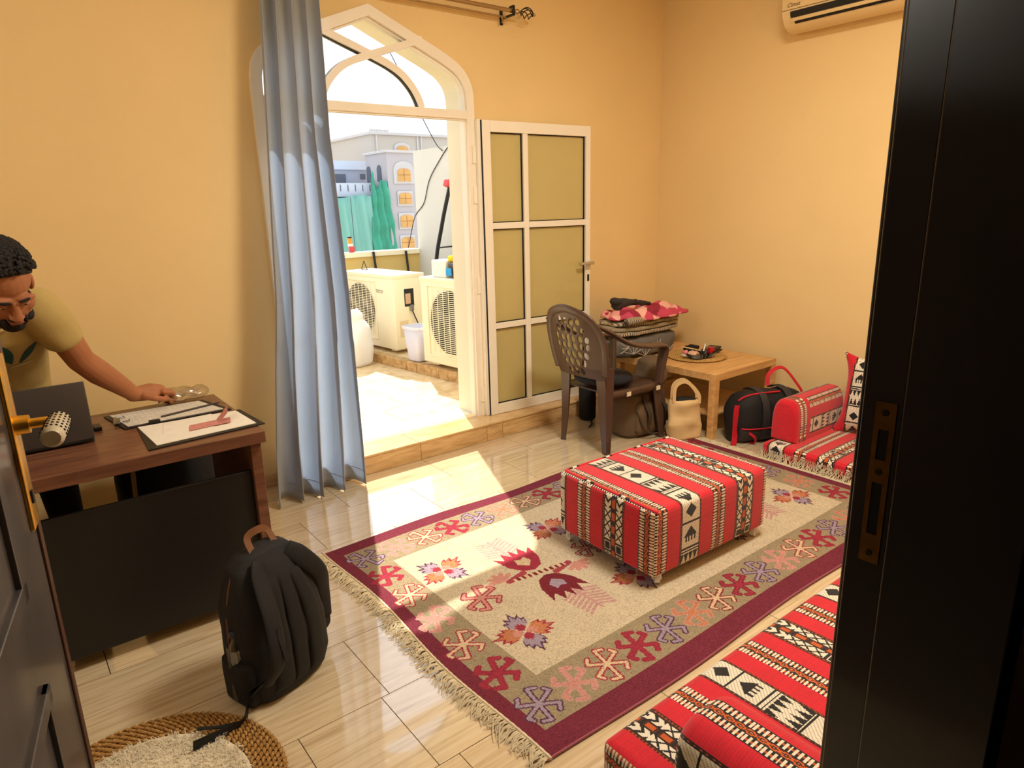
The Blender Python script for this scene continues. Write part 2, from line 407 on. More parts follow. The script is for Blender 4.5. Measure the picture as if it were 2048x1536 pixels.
# entrance door frame: dark jambs with a strike plate on the right one
fr = thing('trim_1', (DX1, YN-.1, 0), None, None, kind='structure')
b = B(); b.box(DX1, DX1+.06, YN-.205, YN-.045, 0, DZ, .003); b.obj('jamb', 'dark_wood', fr)
b = B(); b.box(DX1+.008, DX1+.06, YN-.045, YN+.012, 0, DZ, .003); rb = b.obj('rebate', 'dark_wood', fr)
b = B(); b.box(DX1+.02, DX1+.1, YN+.0, YN+.022, 0, DZ+.05, .004); b.obj('casing', 'dark_wood', fr)
b = B(); b.box(DX0-.06, DX0, YN-.205, YN, 0, DZ, .003); b.obj('jamb', 'dark_wood', fr)
b = B(); b.box(DX0-.06, DX1+.06, YN-.205, YN, DZ, DZ+.06, .003); b.obj('head', 'dark_wood', fr)
# strike plate with two bolt holes and three screws
xs_ = DX1+.008
def plate_part(z0, z1, y0, y1, x0, name, m): B().box(x0, xs_+.001, y0, y1, z0, z1).obj(name, m, fr)
py0, py1 = YN-.036, YN-.008
pl = B()
for z0, z1 in ((1.03, 1.075), (1.155, 1.19), (1.235, 1.275)): pl.box(xs_-.002, xs_+.001, py0, py1, z0, z1)
for z0, z1 in ((1.075, 1.155), (1.19, 1.235)): pl.box(xs_-.002, xs_+.001, py0, py0+.007, z0, z1).box(xs_-.002, xs_+.001, py1-.007, py1, z0, z1)
pl.obj('strike_plate', 'brass_dull', fr, label='tarnished brass strike plate')
for z0, z1 in ((1.075, 1.155), (1.19, 1.235)): B().box(xs_-.0008, xs_+.001, py0+.007, py1-.007, z0, z1).obj('bolt_hole', 'black_matte', fr)
for z in (1.045, 1.172, 1.26): B().lathe((xs_-.0035, (py0+py1)/2, z), [(.0045, 0), (.0045, .002)], 12, 0).obj('screw', 'black_plastic', fr)

# entrance door leaf, open into the room, seen along its face
hx, hy, ex, ey = -.17, .43, .0, 1.36
du = nrm((ex-hx, ey-hy, 0)); dn = np.array([du[1], -du[0], 0]); LW = .945
def dp(s, n, z): return np.array([hx, hy, 0])+du*s+dn*n+np.array([0, 0, z])
mat('door_face', (72, 67, 65), .3, var=.35, vscale=7, stretch=(1, 1, .25), coat=.3, bump=.05, bscale=60)
dr = thing('door_1', (hx, hy, 0), None, None, kind='structure')
AX = (du, dn, (0, 0, 1))
B().obox(dp(LW/2, -.02, 1.045), AX, (LW/2, .02, 1.035), .004).obj('leaf', 'door_face', dr)
B().obox(dp(LW-.004, -.018, 1.045), AX, (.012, .0225, 1.035), .003).obj('edge_lipping', 'door_brown', dr, label='worn brown lipping on the free edge')
for za, zb in ((.15, .85), (1.0, 1.95)):
    B().ribbon([(0, 0)], [(0, 0)], 0, 0) if False else None
    q = B(); s0, s1 = .12, LW-.2
    for a in ((s0, s1, za, za+.03), (s0, s1, zb-.03, zb), (s0, s0+.03, za, zb), (s1-.03, s1, za, zb)):
        q.obox(dp((a[0]+a[1])/2, .003, (a[2]+a[3])/2), AX, ((a[1]-a[0])/2, .005, (a[3]-a[2])/2), .002)
    q.obj('panel_moulding', 'door_face', dr)
hz = 1.225
B().obox(dp(LW-.035, .003, 1.195), AX, (.024, .004, .148), .003).obj('handle_plate', 'brass', dr, smooth=.6, label='long brass handle plate')
lv = B(); c0 = dp(LW-.035, .006, hz)
lv.tube([c0, c0+dn*.02], [.016, .015], 20); lv.tube([c0+dn*.015, c0+dn*.05, c0+dn*.06-du*.005, c0+dn*.062-du*.014], [.0085, .0085, .010, .011], 16)
lh = lv.obj('handle_lever', 'brass', dr, smooth=.7)
gp = B(); g0 = c0+dn*.062-du*.004; gp.tube([g0, g0-du*.006, g0-du*.05, g0-du*.1, g0-du*.108], [.012, .0165, .0172, .0165, .012], 24)
mat('perforated_grip', (205, 190, 160), .35, var=.1, vscale=60)
gr = gp.obj('grip', 'perforated_grip', lh, smooth=.7, label='pale perforated grip of the lever')
dots = B()
for i in range(6):
    for k in range(16):
        a = 2*PI*k/16; p = g0-du*(.014+.015*i)+(dn*math.cos(a)+np.array([0, 0, 1])*math.sin(a))*.0165
        dots.ell(p, (.0022,)*3, 8, 5)
dots.obj('perforations', 'black_matte', lh)
B().obox(dp(LW-.035, .008, 1.1), AX, (.005, .002, .011), .001).obj('keyhole', 'black_matte', dr)

# kerb along the back wall: riser and tread tiles
kb = B().box(1.2, XR, 3.562, YB, 0, .115).obj('baseboard_back', 'grout', kind='structure')
kx = [1.2, 1.35, 2.005, 2.525, 2.66, 3.315, 3.97, XR]
for a, c in zip(kx[:-1], kx[1:]):
    B().box(a+.001, c-.001, 3.556, 3.572, .001, .112, .0015).obj('riser_tile', 'kerb_tile', kb)
kx2 = [1.2, 1.99, 2.55, 2.66, 3.315, 3.97, XR]
for a, c in zip(kx2[:-1], kx2[1:]):
    B().box(a+.001, c-.001, 3.549, YB+.0, .112, .124, .002).obj('tread_tile', 'kerb_tile', kb)
B().box(OP[0][0], OP[-1][0], YB, 4.0, .05, .121).obj('floor_threshold', 'balcony_tile', kind='structure')
bl = B().box(XL, 1.19, YB-.012, YB, 0, .08, .002).obj('baseboard_left', 'kerb_tile', kind='structure')
B().box(XR-.012, XR, YN, 3.55, 0, .08, .002).obj('baseboard_right', 'kerb_tile', kind='structure')

# ------------------------------------------------------------------ balcony door frame with the fanlight
wf = thing('window_1', (XC, YB, .12), None, None, kind='structure')
YF0, YF1 = YB-.028, YB+.045
B().ribbon(arch(-.0), arch(.055), YF0, YF1).obj('frame', 'aluminium_white', wf, smooth=.5)
B().ribbon(arch(.055), arch(.066), YF0+.022, YF1).obj('inner_lip', 'aluminium_white', wf, smooth=.5)
B().box(XC-.645, XC+.645, YF0, YF1, 2.092, 2.142, .004).obj('transom', 'aluminium_white', wf)
for k in range(3): B().box(XC-.64, XC+.64, YF0+.012+k*.016, YF0+.018+k*.016, 2.084, 2.093).obj('transom_lip', 'aluminium_white', wf)
def bar(side):
    c = [(-.34*side, 2.520), (-.2*side, 2.470), (0, 2.403), (.12*side, 2.358), (.2*side, 2.312), (.262*side, 2.25), (.3*side, 2.19), (.318*side, 2.14)]
    p = bez([(XC+a, z, 0) for a, z in c], 6); o = []; i = []
    for k, q in enumerate(p):
        t = nrm(p[min(k+1, len(p)-1)]-p[max(k-1, 0)]); nn = np.array([-t[1], t[0]]); o.append(tuple(q[:2]+nn*.019)); i.append(tuple(q[:2]-nn*.019))
    return o, i
for sd in (1, -1):
    o, i = bar(sd); B().ribbon(o, i, YF0+.003+.0015*sd, YF1-.01).obj('tracery_bar', 'aluminium_white', wf, smooth=.5)
    B().ribbon([(a, z) for a, z in i], [(a-(a-XC)*.012, z-.004) for a, z in i], YF0+.02, YF0+.045).obj('glazing_seal', 'seal_black', wf)
fa = arch(.05); ym = YB+.022
right = [q for q in fa if q[0] >= XC-1e-6 and q[1] >= 2.13]
def pane(poly): B().prism(poly, ym, ym+.005).obj('pane', 'clear_glass', wf)
oR, iR = bar(1); mid = [((a[0]+c[0])/2, (a[1]+c[1])/2) for a, c in zip(oR, iR)]
mR = mid; mL = [(2*XC-a, z) for a, z in mR]
kx_ = min(range(len(mR)), key=lambda k: abs(mR[k][0]-XC))
pane([mL[0], (XC, 2.606), mR[0], (XC, 2.403)])
pane(mR[kx_:]+[mL[-1]]+mL[kx_+1:][::-1])
rp = [q for q in arch(.05) if q[0] > XC+.34 and q[1] > 2.15]
pane([(XC, 2.403)]+mL[:kx_][::-1]+rp+[(XC+.645, 2.14)]+mR[kx_+1:][::-1])
pane([(2*XC-a, z) for a, z in ([(XC, 2.403)]+mL[:kx_][::-1]+rp+[(XC+.645, 2.14)]+mR[kx_+1:][::-1])][::-1])
for z in (1.88, 1.63, 1.04, .28):
    h = B()
    h.tube([(2.652, YF0-.012, z-.062), (2.652, YF0-.012, z-.003)], .011, 12); h.tube([(2.652, YF0-.012, z+.003), (2.652, YF0-.012, z+.062)], .011, 12)
    h.box(2.615, 2.69, YF0-.008, YF0+.002, z-.055, z+.055)
    h.obj('hinge', 'aluminium_white', wf, smooth=.6)
# the open leaf, folded back against the wall
dw = thing('door_2', (2.67, 3.72, .11), None, None, kind='structure')
A0 = np.array([2.668, 3.722]); A1 = np.array([3.582, 3.672]); lu = (A1-A0)/np.linalg.norm(A1-A0); LL = np.linalg.norm(A1-A0)
lu3 = np.array([lu[0], lu[1], 0]); ln3 = np.array([lu[1], -lu[0], 0])
if ln3[1] > 0: ln3 = -ln3
def lp(s, n, z): return np.array([A0[0], A0[1], 0])+lu3*s+ln3*n+np.array([0, 0, z])
AXL = (lu3, ln3, (0, 0, 1))
def lbox(name, s0, s1, z0, z1, n0, n1, m, par=None, bv=.003, **k): return B().obox(lp((s0+s1)/2, (n0+n1)/2, (z0+z1)/2), AXL, ((s1-s0)/2, abs(n1-n0)/2, (z1-z0)/2), bv).obj(name, m, par or dw, **k)
ZB, ZT = .125, 2.088; T0, T1 = -.03, .03
s_in0, s_in1, s_m0, s_m1 = .062, LL-.042, .322, .362
lbox('stile', 0, s_in0, ZB, ZT, T0, T1, 'aluminium_white'); lbox('stile', s_in1, LL, ZB, ZT, T0, T1, 'aluminium_white')
lbox('rail', s_in0, s_in1, ZB, ZB+.07, T0, T1, 'aluminium_white'); lbox('rail', s_in0, s_in1, ZT-.07, ZT, T0, T1, 'aluminium_white')
lbox('mullion', s_m0, s_m1, ZB+.07, ZT-.07, T0+.004, T1-.003, 'aluminium_white')
zr = [(ZB+.07, .735), (.775, 1.408), (1.449, ZT-.07)]
for (a, c) in ((zr[0][1], zr[1][0]), (zr[1][1], zr[2][0])):
    lbox('glazing_bar', s_in0, s_m0, a, c, T0+.004, T1-.003, 'aluminium_white'); lbox('glazing_bar', s_m1, s_in1, a, c, T0+.004, T1-.003, 'aluminium_white')
for (s0, s1) in ((s_in0, s_m0), (s_m1, s_in1)):
    for (z0, z1) in zr:
        lbox('pane', s0-.004, s1+.004, z0-.004, z1+.004, -.003, .003, 'olive_glass', bv=0)
        lbox('seal', s1-.007, s1, z0, z1, .003, .012, 'seal_black', bv=0); lbox('seal', s0, s1, z1-.006, z1, .003, .012, 'seal_black', bv=0)
        lbox('seal', s0, s1, z0, z0+.006, .003, .012, 'seal_black', bv=0)
lbox('rebate_strip', -.028, -.002, ZB, ZT+.006, -.02, .016, 'aluminium_white'); lbox('gasket', -.006, .002, ZB, ZT, .012, .026, 'seal_black', bv=0)
hd = lbox('handle_plate', LL-.036, LL-.006, 1.09, 1.16, T1, T1+.012, 'white_plastic')
q = B(); c = lp(LL-.02, T1+.012, 1.135); q.tube([c, c+ln3*.03], .011, 12); q.obox(c+ln3*.03-lu3*.05, AXL, (.07, .008, .011), .004); q.obj('handle', 'chrome', hd, smooth=.6)
lbox('keyhole', LL-.03, LL-.012, 1.0, 1.05, T1, T1+.006, 'black_plastic')
# ------------------------------------------------------------------ added fill lamps, out of frame, that brighten the room beyond its daylight
def fill_tube_lamp(loc, along, out, label, power):
    t = thing('fill_tube_light', loc, label, 'fill lamp', None)
    a = nrm(along); o = nrm(out); up = np.cross(a, o); c = np.asarray(loc, float)
    B().obox(c+o*.02, (a, o, up), (.62, .02, .03), .006).obj('housing', 'white_plastic', t)
    mat('fill_tube_glow', (1, .9, .75), .5, emit=((1, .93, .80), 3))
    B().tube([c+o*.06-a*.58, c+o*.06+a*.58], .014, 12).obj('tube', 'fill_tube_glow', t)
    for s in (-1, 1): B().obox(c+o*.055+a*s*.59, (a, o, up), (.012, .02, .018), .003).obj('socket', 'white_plastic', t)
    l = bpy.data.lights.new('fill_tube_light_glow', 'AREA'); l.shape = 'RECTANGLE'; l.size = 1.16; l.size_y = .06; l.energy = power; l.color = (1, .95, .83)
    lo = bpy.data.objects.new('fill_tube_light_glow', l); COL.objects.link(lo); lo.parent = t
    M = Matrix((a, np.cross(-o, a)*-1, -o)).transposed()
    zz = Vector(o)*-1; xx = Vector(a); yy = (-zz).cross(xx)*-1
    zl = Vector(-o); R3 = Matrix((xx, Vector(np.cross(np.array(o)*-1*-1, a)), Vector(o)*-1)).transposed()
    lo.rotation_euler = Vector(o).to_track_quat('-Z', 'Y').to_euler(); lo.location = Vector(o)*.085
    if abs(a[2]) < .5:
        q = Vector(o).to_track_quat('-Z', 'Y'); ex_ = q @ Vector((1, 0, 0))
        if abs(ex_.dot(Vector(a))) < .5: lo.rotation_euler = (q @ Matrix.Rotation(PI/2, 3, 'Z').to_quaternion()).to_euler()
    return t
cl_ = thing('fill_ceiling_light', (2.3, 1.3, ZC-.045), 'added square ceiling fill light, unseen above the middle of the room', 'fill lamp')  # added unseen panel, main fill that lights the walls evenly
B().box(1.98, 2.62, .98, 1.62, ZC-.045, ZC, .004).obj('frame', 'white_plastic', cl_)
mat('fill_panel_glow', (1, .95, .85), .5, emit=((1, .95, .84), 3)); B().box(2.01, 2.59, 1.01, 1.59, ZC-.049, ZC-.044).obj('diffuser', 'fill_panel_glow', cl_)
pl_ = bpy.data.lights.new('fill_ceiling_light_glow', 'AREA'); pl_.shape = 'SQUARE'; pl_.size = .58; pl_.energy = 78; pl_.color = (1, .95, .83)
plo = bpy.data.objects.new('fill_ceiling_light_glow', pl_); COL.objects.link(plo); plo.parent = cl_; plo.location = (0, 0, -.006)
fill_tube_lamp((XL, 1.9, 2.6), (0, 1, 0), (1, 0, 0), 'added tube fill light, unseen high on the left side wall', 18)  # added unseen tube, extra fill from the left

# ------------------------------------------------------------------ woven sadu fabric: colours per face
RED = np.array(s2l((206, 26, 44))); BLK = np.array(s2l((24, 20, 20))); WHT = np.array(s2l((226, 214, 192))); ORG = np.array(s2l((206, 92, 34))); BRN = np.array(s2l((70, 30, 18)))
SEQ = [('check', .080), ('red', .072), ('motif', .122), ('red', .072), ('check', .080), ('red', .072), ('chev', .122), ('red', .072)]
PER = sum(w for _, w in SEQ)
def tri(x): return np.abs((x % 1)-.5)*2
def sadu(s, t, k=1.0, s0=0.0, t0=0.0):
    s = np.asarray(s, float)/k+s0; t = np.asarray(t, float)/k+t0; s = s % PER
    C = np.tile(RED, (len(s), 1)); a = 0
    for ty, w in SEQ:
        m = (s >= a) & (s < a+w); q = (s[m]-a)/w; tt = t[m]; c = np.tile(RED, (m.sum(), 1))
        if ty == 'check':
            col = (q < .36) | (q > .64); ph = tt/.0125
            bead = (ph % 1) < .52; c[:] = BRN
            even = (np.floor(q*9) % 2) == 0
            c[col & bead] = WHT; c[col & ~bead & even] = BLK; c[col & ~bead & ~even] = ORG*.7+BRN*.3
            e = (np.abs(q-.5) > .47) | (np.abs(np.abs(q-.5)-.14) < .022); c[e] = BLK
            z = (np.abs(tri(tt/.03)-np.abs(q-.5)/.12) < .28) & (np.abs(q-.5) < .125); c[z] = ORG
            z2 = (tri(tt/.03) > .8) & (np.abs(q-.5) < .04); c[z2] = ORG*.6+WHT*.2
        elif ty == 'motif':
            c[:] = WHT; tw = ((np.floor(tt/.0035)+np.floor(q*w/.0035)) % 4) == 0; c[tw] = WHT*.55
            P = .36; p = (tt % P)/P; x = np.abs(q-.5)*2
            # diamond
            d = (np.abs(p-.12)/.085+x/.52) < 1; c[d] = BLK
            c[(np.abs(p-.25) < .012)] = BLK
            # triangle with a comb
            tr = (p > .30) & (p < .42) & (x < (p-.30)/.12*.62); c[tr] = BLK
            cb = (p >= .42) & (p < .48) & (x < .64) & (tri(q*7) > .5); c[cb] = BLK
            c[(np.abs(p-.555) < .012) | (np.abs(p-.595) < .007)] = BLK
            # two rows of teeth
            tz = (p > .62) & (p < .74) & (tri(q*4.5) < 1-(p-.62)/.12) & (x < .9); c[tz] = BLK
            ty2 = (p > .77) & (p < .90) & (tri(q*4.5+.5) < (p-.77)/.13) & (x < .9); c[ty2] = BLK
            c[(np.abs(p-.925) < .01)] = BLK
            e = x > .86; c[e] = BRN; e2 = (x > .86) & (((np.floor(tt/.006)+np.floor(q*w/.004)) % 3) == 0); c[e2] = ORG*.6
            c[(np.abs(x-.86) < .03) | (x > .97)] = BLK
        elif ty == 'chev':
            c[:] = BRN; x = np.abs(q-.5)*2
            colm = (x > .22) & (x < .80); r = (x-.51)/.29; c[colm] = WHT
            P = .30; p = (tt % P)/P
            ch = colm & (p < .26) & (np.abs(((p*8.5+np.abs(r)*.55) % 1)-.5) < .2); c[ch] = BLK
            dm = colm & (p > .28) & (p < .70) & (np.abs(tri((p-.28)/.42*3)-np.abs(r)) < .22); c[dm] = BLK
            bb = colm & (p > .76) & (p < .86) & (np.abs(r) < .75); c[bb] = BLK
            b2 = colm & ((np.abs(p-.725) < .012) | (np.abs(p-.89) < .012) | (np.abs(p-.74) < .004)); c[b2] = BLK
            d3 = colm & (p > .905) & (np.abs(np.abs(p-.953)/.04+np.abs(r)*.8-.8) < .3); c[d3] = BLK
            mid = x < .19; om = mid & (tri(tt/.055) > .4) & (x < .15); c[om] = ORG*.85
            o2 = mid & (tri(tt/.055+.5) > .86); c[o2] = BLK
            c[(np.abs(x-.22) < .03) | (np.abs(x-.80) < .025) | (x > .97)] = BLK
            e2 = (x > .84) & (x < .95) & ((np.floor(tt/.006) % 2) == 0); c[e2] = ORG*.55
        else:
            rb = (np.floor(tt/.004) % 2) == 0; c[rb] = RED*.86
            if ty == 'red': pass
        C[m] = c; a += w
    return C*(1+(nr.rand(len(s), 1)-.5)*.12)
mat('sadu_fabric', (1, 1, 1), .85, attr=True, var=.06, vscale=18, bump=.25, bscale=900, spec=.3, sheen=.28)
def fabric_box(hx, hy, hz, r, res, colour, bulge=0, seg=3):
    """rounded cushion; colour(face_axis, sign, centres) gives face colours"""
    key = (hx, hy, hz, r, res, seg)
    V, F = rbox_mesh(hx, hy, hz, r, seg, res)
    cen = np.array([V[list(f)].mean(0) for f in F])
    rel = np.abs(cen)-np.array([hx, hy, hz]); ax = np.argmax(rel, 1); sg = np.sign(cen[np.arange(len(F)), ax])
    C = np.zeros((len(F), 3))
    for a in range(3):
        for s_ in (-1, 1):
            m = (ax == a) & (sg == s_)
            if m.any(): C[m] = colour(a, s_, cen[m])
    if bulge:
        u = V/np.array([hx, hy, hz]); w = np.clip(1-u**4, 0, 1)
        V = V+np.stack([u[:, 0]*w[:, 1]*w[:, 2], u[:, 1]*w[:, 0]*w[:, 2], u[:, 2]*w[:, 0]*w[:, 1]], 1)*bulge
    return V, F, C

# ---- ottoman on castors
ot = thing('ottoman', (2.335, 1.885, .012), 'red striped woven ottoman on white castors, standing on the rug', 'ottoman')
OH = (.385, .295, .148)
def c_ott(a, s, c):
    if a == 2 or a == 1: return sadu(c[:, 0]+OH[0]+.012, np.where(np.full(len(c), a == 2), c[:, 1]+.03, -(c[:, 2]-OH[2])), 1.08) if True else 0
    return sadu(OH[1]-c[:, 1], -(c[:, 2]-OH[2])+.02, 1.08, .224/1.0)
V, F, C = fabric_box(*OH, .02, .0032, c_ott, .006)
b = B().add(V+np.array([2.335, 1.885, .207]), F); b.c = C; b.rot((2.335, 1.885, 0), math.radians(-1.5)); b.obj('body', 'sadu_fabric', ot, smooth=4)
# piping along the far and left top edges
pp = [np.array(p) for p in [(1.957+.0003*k, 1.60+.56*k/70, .354) for k in range(71)]+[(1.985+.72*k/90, 2.172-.018*k/90, .354) for k in range(91)]]
V = B().tube(pp, .0075, 8); n8 = 8
cc = []
for i in range(len(pp)-1):
    u = i/len(pp); col = [RED, RED, BLK, WHT, BLK][int(u*60) % 5] if (int(u*12) % 2) else RED
    cc += [col]*8
V.c = np.array(cc+[RED, RED]); V.obj('piping', 'sadu_fabric', ot, smooth=4)
for x, y, r_ in ((2.0, 1.63, .9), (2.67, 1.61, .3), (1.985, 2.145, 1.4), (2.67, 2.13, 2)):
    q = B(); dx, dy = math.cos(r_), math.sin(r_)
    q.tube([(x-dy*.011, y+dx*.011, .03), (x+dy*.011, y-dx*.011, .03)], [.019, .019], 20)
    w = q.obj('castor_wheel', 'white_plastic', ot, smooth=.6)
    q = B(); q.box(x-.014, x+.014, y-.014, y+.014, .046, .062, .003); q.tube([(x-dy*.016, y+dx*.016, .03), (x-dy*.013, y+dx*.013, .052)], .006, 8); q.tube([(x+dy*.016, y-dx*.016, .03), (x+dy*.013, y-dx*.013, .052)], .006, 8); q.obj('castor_fork', 'white_plastic', w)

# ---- front floor seat along the near wall: mattress and armrest bolster
SY = (.44, 1.085)
def c_front(a, s, c):
    if a == 0: return sadu(.08-(c[:, 2]+.06)*.6, c[:, 1], 1.0)
    return sadu(c[:, 0]+1.65-.012, np.where(np.full(len(c), a == 2), -c[:, 1]-.05, -c[:, 2]), 1.0, PER-.012+.346+.07)
fx0, fx1 = 1.118, 4.38
def big_mattress(name, x0, x1, y0, y1, z1, colour, label, cat, res, r=.025):
    hx_, hy_, hz_ = (x1-x0)/2, (y1-y0)/2, z1/2
    V, F, C = fabric_box(hx_, hy_, hz_, r, res, colour, .006)
    b = B().add(V+np.array([(x0+x1)/2, (y0+y1)/2, hz_+.001]), F); b.c = C
    return b.obj(name, 'sadu_fabric', smooth=4, label=label, cat=cat)
xs2 = 2.86
def c_f1(a, s, c):
    X = c[:, 0]+(xs2-fx0)/2
    if a == 0: return sadu(.076-(.06-c[:, 2])*.9, c[:, 1], 1.0)
    tt = np.full(len(c), 0.)
    return sadu(X+.074+PER-.0, (.32-c[:, 1]) if a == 2 else (.06-c[:, 2])*s, 1.0, .346)
big_mattress('floor_seat', fx0, xs2, SY[0], SY[1], .125, c_f1, 'long red striped floor seat mattress in the foreground, beside the door jamb', 'floor seat', .0034)
# armrest bolster (loaf profile) at its near end, stripes running lengthwise
def loaf(L, prof, nL, colour):
    """prof: closed list of (a, z) around the section, extruded along length L; returns V, F, C"""
    p = np.array(prof); n = len(p); d = np.r_[0, np.cumsum(np.linalg.norm(np.diff(np.vstack([p, p[:1]]), axis=0), axis=1))]
    V = []; F = []; cs = []
    for i in range(nL+1):
        u = i/nL; e = min(u, 1-u)*L; k = 1-.10*max(0, 1-e/.03)**2
        for j in range(n): V.append((p[j, 0]*k, L*(u-.5), (p[j, 1]-.1)*k+.1))
    for i in range(nL):
        for j in range(n):
            F.append((i*n+j, i*n+(j+1) % n, (i+1)*n+(j+1) % n, (i+1)*n+j)); cs.append(((d[j]+d[j+1])/2, L*(i+.5)/nL))
    cs = np.array(cs); C = colour(cs[:, 0], cs[:, 1])
    # end caps as fans of rings
    for e, i in ((0, 0), (1, nL)):
        base = len(V); K = 14
        for r_ in range(1, K):
            for j in range(n):
                q = V[i*n+j]; f = 1-r_/K; V.append((q[0]*f, q[1]+(-1 if e == 0 else 1)*.012*(1-f*f)**.5, (q[2]-.11)*f+.11))
        for r_ in range(0, K-1):
            for j in range(n):
                A = (i*n if r_ == 0 else base+(r_-1)*n); Bb = base+r_*n
                f = (A+j, Bb+j, Bb+(j+1) % n, A+(j+1) % n); F.append(f[::-1] if e == 1 else f)
                cc = np.array([V[k] for k in f]).mean(0); C = C if False else C
                cs_ = cc; ecol.append(cc)
        V.append((0, (-L/2-.012) if e == 0 else L/2+.012, .11)); t = len(V)-1; A = base+(K-2)*n
        for j in range(n): F.append((A+j, t, A+(j+1) % n) if e == 0 else (A+(j+1) % n, t, A+j)); ecol.append(np.array([0, 0, .11]))
    return np.array(V), F, C
def loaf_profile(w, h, n=20, res=.0035):
    c = [(w/2, .0), (w/2, h*.5), (w*.44, h*.8), (w*.27, h*.97), (0, h*1.0), (-w*.27, h*.97), (-w*.44, h*.8), (-w/2, h*.5), (-w/2, 0.0)]
    p = bez([(a, z, 0) for a, z in c], 40); L = sum(np.linalg.norm(p[i+1]-p[i]) for i in range(len(p)-1)); m = int(L/res); out = []
    d = np.r_[0, np.cumsum([np.linalg.norm(p[i+1]-p[i]) for i in range(len(p)-1)])]; P = np.array(p)
    return [(np.interp(d[-1]*k/m, d, P[:, 0]), np.interp(d[-1]*k/m, d, P[:, 1])) for k in range(m+1)], L
ecol = []
pf, PL = loaf_profile(.25, .20)
# crest carries the checks, the camera side red then the motif band
V, F, C = loaf(.42, pf, 125, lambda s, t: sadu(s-PL/2+.04+PER, t+.1, 1.0, 0))
ec = np.array(ecol); C = np.vstack([C, sadu(ec[:, 0]+.02, ec[:, 2], 1.0, .03)])
b = B().add(V, F); b.c = C; b.xf(lambda p: (p[0]+1.25, p[1]+.64, p[2]+.126)); b.obj('armrest_bolster', 'sadu_fabric', smooth=4, label='red armrest bolster lying on the near end of the foreground floor seat', cat='cushion')

# ---- right floor seat
def c_r1(a, s, c):
    Y = .46-c[:, 1]
    if a == 0: return sadu(Y+.0, .05-c[:, 2]+.1, .9, .152-.045)
    if a == 1: return sadu(c[:, 2]*0+.1, c[:, 0], .9)
    return sadu(Y, c[:, 0]+.5, .9, .152-.045)
big_mattress('floor_seat', 3.625, 4.455, 1.25, 2.17, .105, c_r1, 'red striped floor seat against the right wall, far end of the rug', 'floor seat', .0045)
ecol = []
pf, PL = loaf_profile(.17, .265, res=.0045)
V, F, C = loaf(.58, pf, 130, lambda s, t: sadu(PL-s-.02, t+.3, .85, .152-.02))
# stripes of the end
Cl = sadu(np.zeros(1), np.zeros(1))
ec = np.array(ecol); C = np.vstack([C, sadu(ec[:, 0]+.042, ec[:, 2], .9, 0)])
cy = np.array([V[list(f)].mean(0) for f in F]); m = (cy[:, 1] > .5*.58-.16); C[m] = sadu(.29-cy[m, 1]+.0, np.hypot(cy[m, 0], cy[m, 2]), .9, PER-.05)
b = B().add(V, F); b.c = C; b.xf(lambda p: (4.0-p[1], 2.085+p[0], p[2]+.108)); b.obj('armrest_bolster', 'sadu_fabric', smooth=4, label='red armrest bolster on the far end of the seat by the right wall', cat='cushion')
# back pillow with a pointed ear
def pillow(W_, H_, T_, n, colour):
    V = []; F = []; C = []
    for sd in (1, -1):
        k = len(V)
        for i in range(n+1):
            for j in range(n+1):
                u = i/n*2-1; v = j/n*2-1
                ear = 1+.16*(abs(u)*abs(v))**5-.05*(1-abs(u)**2)*abs(v)**4-.05*(1-abs(v)**2)*abs(u)**4
                t = T_*((1-u**4)*(1-v**4))**.6
                V.append((u*W_/2*ear, sd*t/2, v*H_/2*ear))
        for i in range(n):
            for j in range(n):
                q = (k+i*(n+1)+j, k+(i+1)*(n+1)+j, k+(i+1)*(n+1)+j+1, k+i*(n+1)+j+1); F.append(q if sd < 0 else q[::-1])
    V = np.array(V); cen = np.array([V[list(f)].mean(0) for f in F]); return V, F, colour(cen)
V, F, C = pillow(.50, .46, .15, 110, lambda c: sadu(c[:, 0]+.25, .23-c[:, 2], .9, .100))
def place_pil(p):
    # width along -y, leaning back towards the wall
    a = math.radians(14); y = -p[0]; x = p[1]*math.cos(a)+p[2]*math.sin(a)*1; z = p[2]*math.cos(a)-p[1]*math.sin(a)
    r_ = math.radians(8); return (4.235+x*math.cos(r_)-y*math.sin(r_)*1, 1.725+y*math.cos(r_)+x*math.sin(r_), .35+z)
b = B().add(V, F); b.c = C; b.xf(place_pil); b.obj('back_pillow', 'sadu_fabric', smooth=4, label='square striped back pillow leaning on the right wall, pointed corner up', cat='pillow')
# ------------------------------------------------------------------ kilim rug
RX0, RX1, RY0, RY1 = 1.035, 3.595, 1.213, 2.80
mat('kilim', (1, 1, 1), .95, attr=True, var=.05, vscale=9, bump=.3, bscale=700, spec=.08)
MAR = np.array(s2l((128, 54, 68))); TAN = np.array(s2l((166, 148, 118))); CRM = np.array(s2l((216, 197, 166)))
PUR = np.array(s2l((98, 62, 88))); LAV = np.array(s2l((172, 152, 166))); CRI = np.array(s2l((168, 58, 74))); PNK = np.array(s2l((214, 148, 132))); CRE = np.array(s2l((224, 196, 158)))
ORA = np.array(s2l((206, 132, 92))); DRD = np.array(s2l((132, 48, 58))); PAL = np.array(s2l((216, 164, 156)))
res = .0042; NX, NY = int((RX1-RX0)/res), int((RY1-RY0)/res)
gx = RX0+(np.arange(NX)+.5)*(RX1-RX0)/NX; gy = RY0+(np.arange(NY)+.5)*(RY1-RY0)/NY
RC = np.zeros((NX, NY, 3)); RC[:] = MAR
def rect(x0, x1, y0, y1, c): RC[np.ix_((gx >= x0) & (gx < x1), (gy >= y0) & (gy < y1))] = c
